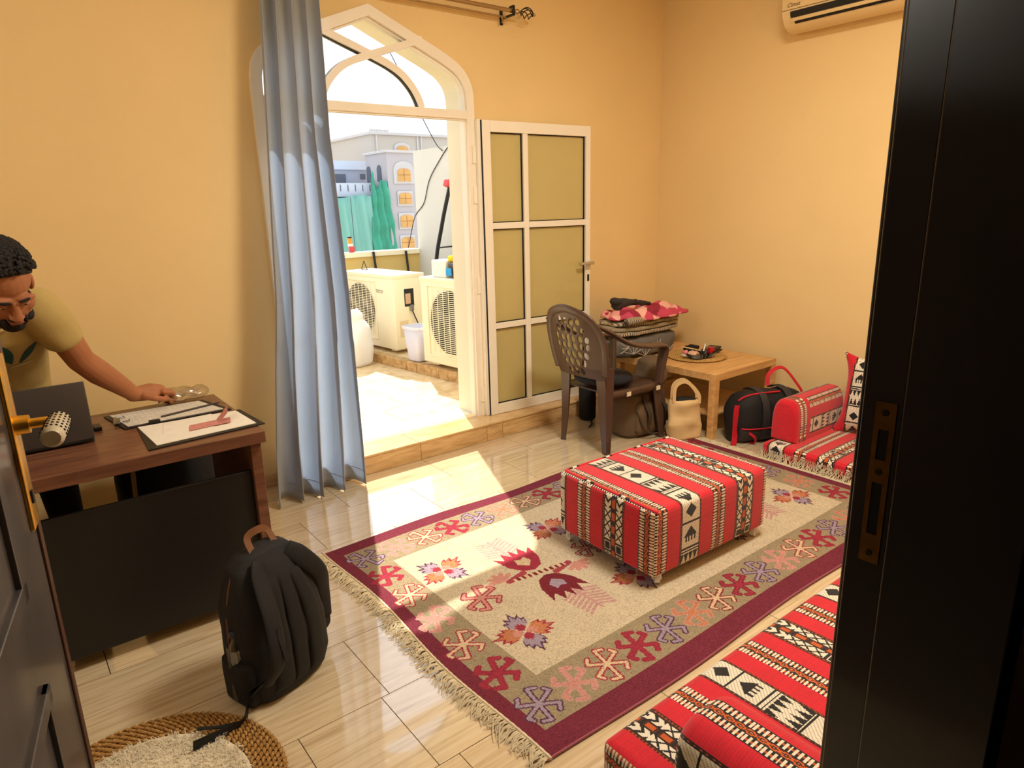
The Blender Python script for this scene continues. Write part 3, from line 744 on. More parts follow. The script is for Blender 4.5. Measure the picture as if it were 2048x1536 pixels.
def paint(cx, cy, half, fn):
    """fn(u, v) -> list of (mask, colour) on a window around (cx, cy)"""
    ix = np.where(np.abs(gx-cx) < half)[0]; iy = np.where(np.abs(gy-cy) < half)[0]
    if len(ix) == 0 or len(iy) == 0: return
    U, Vv = np.meshgrid(gx[ix]-cx, gy[iy]-cy, indexing='ij'); sub = RC[np.ix_(ix, iy)]
    for m, c in fn(U, Vv): sub[m] = c
    RC[np.ix_(ix, iy)] = sub
def seg(U, V, a, b, w):
    a = np.array(a); b = np.array(b); d = b-a; L = (d**2).sum(); t = np.clip(((U-a[0])*d[0]+(V-a[1])*d[1])/L, 0, 1)
    return np.hypot(U-a[0]-t*d[0], V-a[1]-t*d[1]) < w
def poly(U, V, P):
    ins = np.zeros(U.shape, bool); n = len(P)
    for i in range(n):
        x1, y1 = P[i]; x2, y2 = P[(i+1) % n]
        if y1 == y2: continue
        c = ((y1 > V) != (y2 > V)) & (U < (x2-x1)*(V-y1)/(y2-y1)+x1); ins ^= c
    return ins
rect(RX0+.062, RX1-.062, RY0+.092, RY1-.082, TAN); rect(1.245, RX1-.25, 1.515, 2.528, CRM)
def star(cx, cy, fillc, outc, S=.078, rot=0.0, flip=1):
    c, s = math.cos(rot), math.sin(rot)
    st = [((-.95, -.12), (.95, .12)), ((-.42, -.92), (.42, .92)), ((-.62, .62), (.62, -.62)), ((.42, .92), (.72, .70)), ((-.42, -.92), (-.72, -.70)), ((-.62, .62), (-.30, .86)), ((.62, -.62), (.30, -.86)), ((.95, .12), (.9, .38)), ((-.95, -.12), (-.9, -.38))]
    def fn(U, V):
        u = (U*c+V*s)*flip; v = -U*s+V*c; o = np.zeros(U.shape, bool); i = np.zeros(U.shape, bool)
        for a, b in st:
            a = np.array(a)*S; b = np.array(b)*S; o |= seg(u, v, a, b, .0118*S/.078); i |= seg(u, v, a, b, .0060*S/.078)
        return [(o, outc), (i, fillc)]
    paint(cx, cy, .1, fn)
cyc = [(LAV, PUR), (PNK, PAL*.9), (CRE, CRI), (CRI, CRI*.9), (LAV, PUR), (ORA, PAL*.85), (CRE, CRI*.7), (CRI, DRD)]
k = 0; x = 1.16
while x < RX1-.07: star(x, 1.405, *cyc[k % 8], rot=.25); k += 1; x += .1565
k = 0; x = 1.16
while x < RX1-.07: star(x, 2.625, *cyc[k % 8], rot=-.2, flip=-1); k += 1; x += .1565
for k, y in enumerate((2.43, 2.23, 2.02, 1.815, 1.61)):
    star(1.155, y, *[cyc[3], cyc[2], cyc[1], cyc[2], cyc[3]][k], rot=.1); star(RX1-.155, y, *[cyc[7], cyc[6], cyc[4], cyc[5], cyc[3]][k], rot=.1)
def flower(cx, cy, S=.135, rot=.5):
    c, s = math.cos(rot), math.sin(rot)
    def petal(u, v, ang, k):
        ca, sa = math.cos(ang), math.sin(ang); a = u*ca+v*sa; b = -u*sa+v*ca
        P = [(.12, -.08), (.35, -.30), (.62, -.36), (.58, -.24), (.80, -.24), (.70, -.10), (1.0, 0), (.70, .10), (.80, .24), (.58, .24), (.62, .36), (.35, .30), (.12, .08)]
        return poly(a/k, b/k, [(x*S, y*S) for x, y in P])
    def fn(U, V):
        u = U*c+V*s; v = -U*s+V*c; out = []
        for q, (c1, c2) in enumerate(((ORA, CRI), (LAV, PUR), (ORA*.9, CRI), (LAV, PUR))):
            a = q*PI/2+.06*(1 if q % 2 else -1)
            out += [(petal(u, v, a, 1), c2), (petal(u*1.16, v*1.16, a, 1), c1), (petal((u)*2.2, (v)*2.2, a, 1), CRI if q % 2 else PNK)]
        return out
    paint(cx, cy, .16, fn)
for x in (1.37, 1.985, 2.62, 3.22):
    for y in (2.305, 1.73): flower(x, y, rot=.5 if y > 2 else -.15)
star(1.375, 2.018, PNK, CRI, .085, .2); star(3.235, 2.018, PNK, CRI, .085, .2); star(2.31, 2.018, LAV, DRD, .085, .2); star(1.99, 2.04, PNK, PUR, .07)
def medallion(cx, cy):
    def fn(U, V):
        o = []
        for sg, c1, c2 in ((1, CRI, CRE), (-1, DRD*.95, LAV)):
            u = U*sg; v = V*sg
            fan = np.zeros(U.shape, bool)
            for q in range(7):
                z = .20+q*.022
                for h in (-1, 1): fan |= seg(u, v, (-.02, z), (h*(.085-.003*q)-.02, z+.035), .0062)
            fan |= seg(u, v, (-.02, .17), (-.02, .36), .008); o.append((fan, PAL if sg > 0 else PAL*.9))
            T = [(0, .03), (-.05, .05), (-.085, .11), (-.10, .21), (-.062, .17), (-.045, .23), (-.015, .18), (0, .235), (.02, .18), (.05, .23), (.062, .17), (.10, .21), (.085, .11), (.05, .05)]
            o.append((poly(u, v, T), c1)); o.append((poly(u*1.9, (v-.06)*1.7, [(0, .02), (-.07, .08), (-.05, .15), (0, .13), (.05, .15), (.07, .08)]), c2))
            bl = np.zeros(U.shape, bool)
            for q in range(5): a = PI*(.15+q*.2); bl |= seg(u, v, (.17*sg*0-.17, .045), (-.17+.055*math.cos(a), .045+.055*math.sin(a)), .012)
            o.append((bl, PNK)); o.append((seg(u, v, (-.15, .02), (-.06, .04), .016), CRI*.9+.1*PNK))
        bar_ = (np.abs(V+U*.12) < .013) & (np.abs(U) < .13); o.append((bar_, CRE)); o.append((bar_ & ((np.floor((U+.2)/.014) % 2) == 0), DRD))
        return o
    paint(cx, cy, .42, fn)
medallion(1.69, 2.02); medallion(2.94, 2.02)
RC *= .74
RC *= 1+(nr.rand(NX, NY, 1)-.5)*.34
blotch = nr.rand(NX, NY) > .94; RC[blotch] *= .72
xs = np.linspace(RX0, RX1, NX+1); ys = np.linspace(RY0, RY1, NY+1); XX, YY = np.meshgrid(xs, ys, indexing='ij')
ZZ = .007+.0015*np.sin(XX*9+YY*4)*np.sin(YY*7)
wav = .012*np.sin(XX*5.1)*np.clip((YY-2.6)/.2, 0, 1)-.010*np.sin(XX*4.2+1)*np.clip((1.4-YY)/.2, 0, 1); YY = YY+wav
XX = XX+.012*np.sin(YY*6+.5)*np.clip((1.3-XX)/.25, 0, 1)
ru = thing('rug', (2.31, 2.0, 0), 'large flat-woven rug with maroon border and floral motifs under the ottoman', 'rug')
def fast_grid(name, X, Y, Z, C, m, par, off):
    nx, ny = X.shape; V = np.stack([X, Y, Z], -1).reshape(-1, 3)-off
    i = np.arange(nx-1)[:, None]; j = np.arange(ny-1)[None, :]; a = i*ny+j; Fq = np.stack([a, a+ny, a+ny+1, a+1], -1).reshape(-1)
    n = (nx-1)*(ny-1); me = bpy.data.meshes.new(name); me.vertices.add(len(V)); me.vertices.foreach_set('co', V.astype(np.float32).ravel())
    me.loops.add(n*4); me.loops.foreach_set('vertex_index', Fq.astype(np.int32)); me.polygons.add(n); me.polygons.foreach_set('loop_start', np.arange(n, dtype=np.int32)*4)
    me.update(calc_edges=True); at = me.attributes.new('Col', 'FLOAT_COLOR', 'FACE'); cc = np.ones((n, 4), np.float32); cc[:, :3] = C.reshape(-1, 3); at.data.foreach_set('color', cc.ravel())
    me.materials.append(MATS[m]); o = bpy.data.objects.new(name, me); COL.objects.link(o)
    if par: o.parent = par
    return o
fast_grid('pile', XX, YY, ZZ, RC, 'kilim', ru, np.array([2.31, 2.0, 0]))
mat('fringe_wool', (206, 190, 158), .95, var=.15, vscale=40)
for side in (0, 1):
    b = B(); y = RY0+.005
    while y < RY1-.005:
        x0 = (RX0+.012*math.sin(y*6+.5)+.003) if side == 0 else RX1-.003; d = -1 if side == 0 else 1
        L = rnd.uniform(.05, .085); a = rnd.gauss(-.012, .016); h = .004+rnd.random()*.006; up = 0
        p = [(x0, y, .007), (x0+d*L*.4, y+a*.3, .006+h), (x0+d*L*.75, y+a, .004+h*.6), (x0+d*L, y+a*1.6, .0035)]
        if side == 1: p = [(x0, y, .007), (x0+.012, y+a*.3, .014), (x0+.019, y+a, .03+h), (x0+.022+rnd.random()*.004, y+a*2, .045+L*.35)] if y < 2.17 else p
        b.tube([np.array(q) for q in p], [.0022, .0026, .002, .0008], 4); y += rnd.uniform(.0032, .0056)
    b.obj('fringe', 'fringe_wool', ru, kind='stuff')
    xa = RX0 if side == 0 else RX1
    b = B(); P = [(xa+(.012*math.sin(y*6+.5) if side == 0 else 0), y, .0085) for y in np.linspace(RY0, RY1, 120)]
    b.tube(P, [.0055+.0012*(i % 2) for i in range(120)], 6); b.obj('fringe_cord', 'fringe_wool', ru)
b = B(); P = [(x, RY0-.01*math.sin(x*4.2+1)*.0+.0-.003-.010*math.sin(x*4.2+1)*1.0, .007) for x in np.linspace(RX0, RX1, 160)]
b.tube(P, .004, 6); mat('selvedge', (150, 80, 90), .9); b.obj('selvedge', 'selvedge', ru)

# ------------------------------------------------------------------ round jute mat with a fur centre
JC, JR, JI = np.array([.085, 1.765]), .372, .282
jm = thing('round_mat', (JC[0], JC[1], 0), 'round braided jute mat with a white fur centre on the floor', 'mat')
tile_mat('jute', s2l((120, 84, 44)), s2l((165, 122, 68)), s2l((190, 150, 92)), .9, (60, 60, 60), .1)
B().lathe((JC[0], JC[1], .0), [(JR-.003, .001), (JR-.002, .005), (.01, .005)], 64).obj('backing', 'jute', jm)
nb = 7
for i in range(nb):
    r0 = JI+.006+(JR-JI-.012)*i/(nb-1); b = B(); N = int(2*PI*r0/.022)
    for k in range(N):
        a = 2*PI*(k+.5*(i % 2))/N; t = np.array([-math.sin(a), math.cos(a), 0]); o_ = np.array([math.cos(a), math.sin(a), 0]); c = np.array([JC[0], JC[1], .009])+o_*r0
        sk = .55
        b.tube([c-t*.013-o_*.0055, c+np.array([0, 0, .003]), c+t*.013+o_*.0055], [.003, .0065, .003], 5)
    b.obj('braid', 'jute', jm, smooth=4)
mat('white_fur', (228, 214, 186), .95, sheen=.3, var=.06, vscale=20)
b = B().lathe((JC[0], JC[1], .004), [(JI, 0), (JI*.98, .012), (JI*.6, .02), (.01, .022)], 48); b.obj('felt', 'white_fur', jm)
V = []; F = []
for k in range(9000):
    a = rnd.random()*2*PI; r_ = JI*math.sqrt(rnd.random())*.95; p = np.array([JC[0]+r_*math.cos(a), JC[1]+r_*math.sin(a), .016])
    d = np.array([rnd.gauss(0, 1)+math.cos(a)*.25*(r_/JI)**2, rnd.gauss(0, 1)+math.sin(a)*.25*(r_/JI)**2, 0]); d = d/np.linalg.norm(d); L = rnd.uniform(.012, .03); sdv = np.array([-d[1], d[0], 0])*.0011
    q1 = p+d*L*.45+np.array([0, 0, L*.55]); q2 = p+d*L+np.array([0, 0, L*.35]); i0 = len(V)
    V += [p-sdv, p+sdv, q1+sdv*.8, q1-sdv*.8, q2]; F += [(i0, i0+1, i0+2, i0+3), (i0+3, i0+2, i0+4)]
B().add(V, F).obj('fur', 'white_fur', jm, kind='stuff')

# ------------------------------------------------------------------ curtain and rod
cloth_trans('curtain_cloth', s2l((205, 200, 194)), s2l((200, 216, 236)), .55)
mat('rod_metal', (176, 150, 112), .3, metal=.85); mat('bracket_black', (22, 16, 14), .4)
RZ, RYY = 2.735, 3.655
rd = thing('curtain_rod', (1.9, RYY, RZ-.01), 'metal double curtain rod above the balcony door with a twisted cage finial', 'curtain rod')
B().tube([(1.02, RYY, RZ), (2.905, RYY, RZ)], .0125, 16).obj('rod', 'rod_metal', rd, smooth=.6)
B().tube([(1.05, RYY+.055, RZ-.026), (2.9, RYY+.055, RZ-.026)], .006, 10).obj('rod', 'rod_metal', rd, smooth=.6)
for x in (2.9, 1.08):
    b = B(); b.box(x-.008, x+.008, RYY-.022, RYY-.014, RZ-.028, RZ+.026, .002).box(x-.008, x+.008, RYY-.022, YB, RZ-.03, RZ-.018, .002).box(x-.008, x+.008, RYY-.022, RYY+.02, RZ+.018, RZ+.028, .002).box(x-.012, x+.012, YB-.006, YB, RZ-.06, RZ+.03, .002)
    b.obj('bracket', 'bracket_black', rd)
B().tube([(2.86, RYY+.055, RZ-.026), (2.865, RYY+.052, RZ-.045), (2.862, RYY+.052, RZ-.062)], .006, 8).obj('hook', 'rod_metal', rd, smooth=.6)
B().lathe((2.905, RYY, RZ), [(.012, 0), (.015, .012), (.009, .022), (.015, .032), (.016, .042), (.008, .052), (.006, .062)], 16, 0).obj('collar', 'rod_metal', rd, smooth=.6)
for k in range(5):
    P = []
    for i in range(13):
        u = i/12; a = 2*PI*k/5+u*PI*1.1; r_ = .034*math.sin(PI*u)**.8; P.append((2.967+.105*u, RYY+r_*math.cos(a), RZ+r_*math.sin(a)))
    B().tube(P, .0032, 6).obj('cage_wire', 'bracket_black', rd, smooth=.8)
B().ell((3.078, RYY, RZ), (.011,)*3, 12, 8).obj('finial_tip', 'rod_metal', rd, smooth=4)
def curtain(u, v):
    """u across, v 0 bottom .. 1 top"""
    xl = np.interp(v, [0, .1, .25, .4, .7, 1], [1.03, 1.045, 1.10, 1.162, 1.24, 1.312]); xr = np.interp(v, [0, .15, .4, .7, 1], [1.562, 1.575, 1.60, 1.592, 1.632])
    amp = np.interp(v, [0, .5, 1], [.062, .050, .034]); yc = np.interp(v, [0, .1, 1], [3.468, 3.475, RYY])
    ph = u*4.35*2*PI+.8+.5*math.sin(v*2.2)*math.sin(u*7); w = math.sin(ph); w = math.copysign(abs(w)**.8, w)
    sk = .35*math.cos(ph)*.02
    return (xl+(xr-xl)*u+.016*math.cos(ph)*(1-.3*v)+.01*math.sin(v*5+u*9)*(1-v), yc-amp*w+.012*math.sin(u*23+v*4)+(.0 if v > .3 else .01*math.sin(u*11)), np.interp(v, [0, 1], [.010+.008*math.sin(u*9)**2, RZ+.015]))
ct = thing('curtain', (1.32, 3.52, .012), 'grey-blue floor-length curtain gathered at the left of the balcony door', 'curtain')
B().grid(curtain, 150, 70).obj('cloth', 'curtain_cloth', ct, smooth=4, solid=.0025)
b = B()
hem = [curtain(u, .028) for u in np.linspace(0, 1, 150)]
b.tube([(p[0], p[1]-.001, p[2]) for p in hem], .0022, 5); b.obj('hem', 'curtain_cloth', ct)
for k in range(9):
    u = (k+.5)/9; p = curtain(u, 1); b = B()
    b.tube([(p[0], RYY+.018*math.cos(a), RZ+.018*math.sin(a)) for a in np.linspace(0, 2*PI, 16)[:-1]], .003, 6, closed=True); b.obj('ring', 'steel', ct, smooth=.8)
# ------------------------------------------------------------------ soft bags helper
def sring(c, a, n, w, d, e=2.6, k=36):
    out = []
    for i in range(k):
        t = 2*PI*i/k; ct, st = math.cos(t), math.sin(t)
        out.append(np.asarray(c)+np.asarray(a)*w/2*math.copysign(abs(ct)**(2/e), ct)+np.asarray(n)*d/2*math.copysign(abs(st)**(2/e), st))
    return out
def blob(base, a, n, prof, e=2.8, k=40, up=(0, 0, 1)):
    """prof rows: height, width, depth, shift along n"""
    a = nrm(a); n = nrm(n); b = B(); up = np.asarray(up, float)
    P = np.array(prof, float); hs = P[:, 0]; z = np.linspace(hs[0], hs[-1], max(14, len(prof)*4))
    z = np.unique(np.r_[z, hs])
    rings = []
    for q in z:
        w, d, s = [np.interp(q, hs, P[:, j]) for j in (1, 2, 3)]; rings.append(sring(np.asarray(base)+up*q+n*s, a, n, w, d, e, k))
    return b.loft(rings)

# ------------------------------------------------------------------ desk
wood_mat('desk_wood', (94, 58, 42), (124, 82, 60), .32, (3, 26, 26))
mat('desk_panel', (24, 22, 21), .45, var=.1, vscale=4)
dk = thing('desk', (0, 2.85, 0), 'dark brown office desk with a black front panel at the left', 'desk')
B().box(-.76, .742, 2.498, 3.2, .706, .752, .003).obj('desktop', 'desk_wood', dk)
for x in (.69, -.74): B().box(x, x+.04, 2.53, 3.17, 0, .706, .002).obj('side_panel', 'desk_wood', dk)
B().box(-.70, .69, 2.556, 2.574, .055, .588, .002).obj('front_panel', 'desk_panel', dk)
B().box(-.70, -.30, 2.60, 3.16, .3, .70, .003).obj('drawer_box', 'desk_panel', dk)

# laptop, lid seen from behind
mat('laptop_grey', (70, 64, 62), .4, metal=.3)
lt = thing('laptop', (.04, 2.92, .753), 'open grey laptop on the desk, lid seen from behind', 'laptop')
B().box(-.135, .222, 2.80, 3.04, .754, .768, .004).obj('base', 'laptop_grey', lt)
B().obox((.0435, 2.808, .872), ((1, 0, 0), (0, 1, -.14), (0, .14, 1)), (.1785, .004, .106), .004).obj('lid', 'laptop_grey', lt, smooth=.5)
B().tube([(-.1, 2.795, .764), (.19, 2.795, .764)], .006, 10).obj('hinge', 'black_plastic', lt)
B().box(-.11, .197, 2.83, 2.94, .767, .7695).obj('keyboard', 'black_plastic', lt)
B().obox((.0435, 2.8128, .870), ((1, 0, 0), (0, 1, -.14), (0, .14, 1)), (.168, .0012, .096)).obj('screen', mat('screen_glow', (40, 50, 60), .2), lt)
B().box(.235, .262, 2.93, 2.99, .753, .768, .003).obj('card_reader', 'black_plastic', label='small black box on the desk beside the laptop', cat='box')

# clipboards, papers, pen and banknotes
mat('clipboard_black', (22, 21, 21), .5)
def paper_mat(name, lines, col=(226, 218, 204)):
    m = mat(name, col, .8); n = m.node_tree; bb = n.nodes['Principled BSDF']
    t = n.nodes.new('ShaderNodeTexCoord'); mp = n.nodes.new('ShaderNodeMapping'); mp.inputs['Scale'].default_value = lines
    br = n.nodes.new('ShaderNodeTexBrick'); br.inputs['Color1'].default_value = (*s2l(col), 1); br.inputs['Color2'].default_value = (*[x*.86 for x in s2l(col)], 1); br.inputs['Mortar'].default_value = (*s2l((120, 112, 104)), 1)
    br.inputs['Scale'].default_value = 1; br.inputs['Mortar Size'].default_value = .012; br.inputs['Brick Width'].default_value = .9; br.inputs['Row Height'].default_value = .22
    n.links.new(t.outputs['Object'], mp.inputs[0]); n.links.new(mp.outputs[0], br.inputs['Vector']); n.links.new(br.outputs['Color'], bb.inputs['Base Color'])
    return m
paper_mat('form_paper', (24, 16, 1)); mat('plain_paper', (230, 222, 208), .8, var=.04, vscale=25); mat('note_pink', (196, 128, 118), .8, var=.25, vscale=90); mat('pencil', (60, 50, 46), .5)
def quad_slab(pts, z0, t): return B().add([(x, y, z0) for x, y in pts]+[(x, y, z0+t) for x, y in pts], [(3, 2, 1, 0), (4, 5, 6, 7), (0, 1, 5, 4), (1, 2, 6, 5), (2, 3, 7, 6), (3, 0, 4, 7)])
c1 = thing('clipboard', (.5, 3.0, .7525), 'black clipboard with a printed form and a pen, nearest the wall', 'clipboard', 'clipboards on the desk')
quad_slab([(.33, 2.875), (.728, 2.875), (.672, 3.105), (.292, 3.125)], .753, .004).obj('board', 'clipboard_black', c1)
quad_slab([(.345, 2.89), (.70, 2.893), (.652, 3.095), (.312, 3.112)], .757, .003).obj('form', 'form_paper', c1)
b = B(); b.obox((.322, 3.0, .763), ((.15, 1, 0), (1, -.15, 0), (0, 0, 1)), (.05, .012, .003), .002); b.tube([(.335, 2.955, .765), (.36, 2.95, .768), (.362, 2.975, .766)], .0025, 6); b.tube([(.325, 3.03, .765), (.35, 3.035, .768), (.352, 3.015, .766)], .0025, 6); b.obj('clip', 'steel', c1, smooth=.8)
c2 = thing('clipboard', (.56, 2.7, .7525), 'black clipboard with handwritten papers at the front desk corner', 'clipboard', 'clipboards on the desk')
quad_slab([(.352, 2.545), (.768, 2.575), (.752, 2.845), (.37, 2.862)], .753, .004).obj('board', 'clipboard_black', c2)
quad_slab([(.385, 2.575), (.742, 2.598), (.732, 2.83), (.372, 2.86)], .757, .002).obj('sheet', 'plain_paper', c2)
quad_slab([(.43, 2.70), (.62, 2.73), (.64, 2.845), (.46, 2.84)], .759, .0015).obj('envelope', 'plain_paper', c2)
B().box(.415, .455, 2.862, 2.885, .757, .772, .003).obj('eraser', 'black_plastic', label='short black clip lying between the two clipboards', cat='clip')
B().tube([(.47, 2.93, .764), (.70, 2.985, .764), (.715, 2.989, .764)], [.004, .004, .001], 10).obj('pen', 'pencil', label='thin dark pen lying across the printed form', cat='pen')
nb_ = thing('banknotes', (.6, 2.7, .7605), 'folded pink banknotes on the papers at the desk corner', 'money')
quad_slab([(.515, 2.66), (.62, 2.668), (.63, 2.735), (.53, 2.73)], .7608, .002).obj('note', 'note_pink', nb_)
b = B(); b.add([(.62, 2.668, .7615), (.63, 2.735, .7615), (.685, 2.77, .80), (.668, 2.70, .795)], [(0, 1, 2, 3)]); b.obj('note', 'note_pink', nb_, solid=.0015)
b = B(); b.add([(.605, 2.66, .763), (.615, 2.73, .763), (.68, 2.725, .765), (.665, 2.66, .765)], [(0, 1, 2, 3)]); b.obj('note', 'note_pink', nb_, solid=.0015)
# clear plastic bag with cables by the hand
glass_mat('clear_plastic', (.9, .88, .85), .22, .12)
pb = thing('plastic_bag', (.6, 3.13, .753), 'crumpled clear plastic bag on the far edge of the desk', 'bag')
b = B().ell((.60, 3.15, .787), (.115, .045, .032), 26, 14); b.noise(.022, 26, 3); b.obj('film', 'clear_plastic', pb, smooth=4)
for k in range(3): B().tube(bez([(.5+.03*k, 3.13, .772), (.55+.02*k, 3.16, .79+.006*k), (.62+.02*k, 3.15, .782+.004*k), (.66, 3.14, .776)], 6), .003, 6).obj('cable', mat('pale_cable', (206, 180, 150), .5), pb, smooth=.8)
# black bag under the desk against the wall
bb_ = blob((.53, 3.42, .012), (1, 0, 0), (0, -1, 0), [(0, .36, .22, 0), (.05, .44, .26, 0), (.25, .44, .25, 0), (.5, .40, .2, .0), (.6, .30, .12, .0)]).noise(.012, 9, 2)
ub = thing('shoulder_bag', (.56, 3.42, 0), 'black bag standing behind the desk front panel, under the tabletop', 'bag')
bb_.xf(lambda p: (p[0], min(p[1], 3.74), p[2])); bb_.obj('body', 'black_matte', ub, smooth=4)
B().strap(bez([(.40, 3.4, .4), (.36, 3.36, .52), (.38, 3.3, .50), (.37, 3.28, .3)], 8), .02, .004, (0, 1, 0)).obj('strap', mat('tan_strap', (150, 110, 50), .6), ub)

# ------------------------------------------------------------------ black backpack in front of the desk
mat('pack_black', (20, 19, 19), .78, var=.12, vscale=14, bump=.3, bscale=500); mat('pack_mesh', (26, 25, 24), .85, bump=.5, bscale=900); mat('webbing', (16, 16, 16), .7, bump=.4, bscale=600); mat('pack_brown', (112, 70, 38), .7)
bn = nrm((.36, -.93, 0)); ba = nrm((.93, .36, 0)); bc = np.array([.575, 2.085, 0])
bk = thing('backpack', (bc[0], bc[1], 0), 'black backpack standing on the floor in front of the desk, straps towards the camera', 'backpack')
prof = [(.002, .26, .18, .0), (.02, .30, .21, .0), (.08, .325, .23, .0), (.2, .335, .235, -.005), (.32, .32, .21, -.012), (.40, .285, .175, -.02), (.45, .24, .135, -.026), (.482, .18, .095, -.03), (.496, .11, .04, -.032)]
b = blob(bc, ba, bn, prof, 3.0, 48).noise(.006, 12, 4); b.obj('body', 'pack_black', bk, smooth=4)
def bpt(x, z, out=0.):
    w, d, s = [np.interp(z, [q[0] for q in prof], [q[j] for q in prof]) for j in (1, 2, 3)]; e = max(0, 1-abs(2*x/w)**3)**(1/3)
    return bc+ba*x+bn*(s+d/2*e+out)+np.array([0, 0, z])
def pad(x0, x1, z0, z1, h, name, m):
    b = B()
    def f(u, v):
        x = x0+(x1-x0)*u; z = z0+(z1-z0)*v; e = (1-(2*u-1)**4)*(1-(2*v-1)**6)
        t = 1-.35*max(0, v-.6)/.4; return bpt(x*t, z, -.003+h*e**.5)
    b.grid(f, 12, 24); b.obj(name, m, bk, smooth=4, solid=.003)
pad(-.105, -.035, .04, .42, .016, 'back_pad', 'pack_mesh'); pad(-.03, .03, .04, .43, .012, 'back_pad', 'pack_mesh'); pad(.035, .105, .04, .42, .016, 'back_pad', 'pack_mesh')
def shoulder(sd, path, low):
    P = bez(path, 8); n = len(P); rings = []
    for i, p in enumerate(P):
        t = nrm(P[min(i+1, n-1)]-P[max(i-1, 0)]); sdv = nrm(np.cross(t, bn)); nn = nrm(np.cross(sdv, t)); w = .034*np.interp(i/n, [0, .15, .7, 1], [.9, 1, .85, .6]); h = .009
        rings.append([p+sdv*w*math.cos(a)+nn*h*math.sin(a) for a in np.linspace(0, 2*PI, 14)[:-1]])
    s_ = B().loft(rings).obj('shoulder_strap', 'pack_black', bk, smooth=4)
    B().strap(bez(low, 8), .024, .003, bn).obj('webbing', 'webbing', s_)
    return s_
s1 = shoulder(-1, [bpt(-.055, .468, .004), bpt(-.082, .43, .02), bpt(-.11, .32, .055), bpt(-.13, .2, .075), bpt(-.15, .12, .06)],
              [bpt(-.15, .14, .058), bpt(-.165, .07, .045), bpt(-.155, .04, .012), bpt(-.13, .05, -.004)])
s2 = shoulder(1, [bpt(.055, .468, .004), bpt(.09, .43, .022), bpt(.15, .34, .04), bpt(.195, .22, .035), bpt(.20, .13, .03)],
              [bpt(.20, .14, .03), bpt(.205, .09, .02), bpt(.18, .06, .01), bpt(.14, .055, -.004)])
B().strap([bpt(-.105, .30, .068), bpt(-.11, .27, .074), bpt(-.108, .2, .082)], .016, .003, bn).obj('sternum_tab', 'webbing', s1)
lo_ = bpt(-.16, .03, .03)
B().strap(bez([bpt(-.155, .13, .06), bpt(-.165, .06, .06), lo_, np.array([.40, 1.93, .012]), np.array([.33, 1.905, .028]), np.array([.245, 1.885, .045])], 10), .03, .003, (0, 0, 1)).obj('loose_webbing', 'webbing', s1)
B().strap(bez([np.array([.40, 1.93, .014]), np.array([.34, 1.93, .03]), np.array([.27, 1.945, .05])], 8), .014, .003, (0, 0, 1)).obj('loose_webbing', 'webbing', s1)
B().strap(bez([bpt(-.045, .478, -.02), bpt(-.038, .53, -.022), bpt(.005, .545, -.022), bpt(.042, .525, -.022), bpt(.045, .476, -.02)], 10), .024, .004, bn).obj('top_handle', 'pack_brown', bk, label='brown webbing grab handle')
lf = [bc-ba*(np.interp(z, [q[0] for q in prof], [q[1] for q in prof])/2-.002)+bn*(-.02)+np.array([0, 0, z]) for z in np.linspace(.2, .45, 14)]
B().tube(lf, .0045, 8).obj('zip_piping', 'pack_brown', bk, smooth=.8)
b = blob(bc-ba*.145+bn*.0, bn, ba, [(.01, .12, .05, 0), (.03, .14, .075, 0), (.13, .14, .085, 0), (.165, .135, .08, 0)]); b.obj('side_pocket', 'pack_mesh', bk, smooth=4)
glass_mat('bottle_plastic', (.80, .84, .86), .18, .05)
wb_ = thing('water_bottle', tuple(bc-ba*.155+np.array([0, 0, .03])), 'clear water bottle with dark blue cap in the side pocket of the backpack', 'bottle')
p0 = bc-ba*.155; B().lathe((p0[0], p0[1], .03), [(.028, 0), (.031, .01), (.031, .14), (.032, .15), (.03, .165), (.031, .18), (.026, .2), (.014, .215), (.013, .225)], 24).obj('body', 'bottle_plastic', wb_, smooth=.8)
B().lathe((p0[0], p0[1], .255), [(.016, 0), (.0165, .018), (.014, .021)], 20).obj('cap', mat('navy_cap', (24, 28, 52), .4), wb_, smooth=.6)

# ------------------------------------------------------------------ brown plastic armchair with a navy cushion
mat('chair_brown', (80, 58, 47), .28, spec=.5); CX, CY = 3.2, 3.045
ch = thing('plastic_chair', (CX, CY, 0), 'brown moulded plastic armchair with oval cut-outs facing the corner table', 'chair')
def back_x(u, z): return 2.955-.125*((z-.40)/.52)-.055*(1-(u/.26)**2)*np.clip((z-.36)/.2, 0, 1)+.01
def half_w(z):
    return np.interp(z, [.38, .46, .56, .66, .76, .84, .89, .92, .935], [.185, .200, .222, .238, .236, .205, .16, .10, .02])
holes = []
for r_ in range(7):
    z = .535+r_*.054; n_ = [3, 4, 5, 6, 6, 5, 4][r_]
    for k in range(n_):
        u = (k-(n_-1)/2)*(.052)+rnd.uniform(-.004, .004); holes.append((u, z+rnd.uniform(-.005, .005), rnd.uniform(.016, .020), rnd.uniform(.022, .028), rnd.uniform(-.4, .4)))
nu, nv = 150, 170; V = []; F = []; idx = {}
Z0, Z1 = .487, .935
def cpt(i, j):
    if (i, j) not in idx:
        z = Z0+(Z1-Z0)*j/nv; u = (i/nu*2-1)*half_w(z); idx[(i, j)] = len(V); V.append((back_x(u, z), CY+u, z))
    return idx[(i, j)]
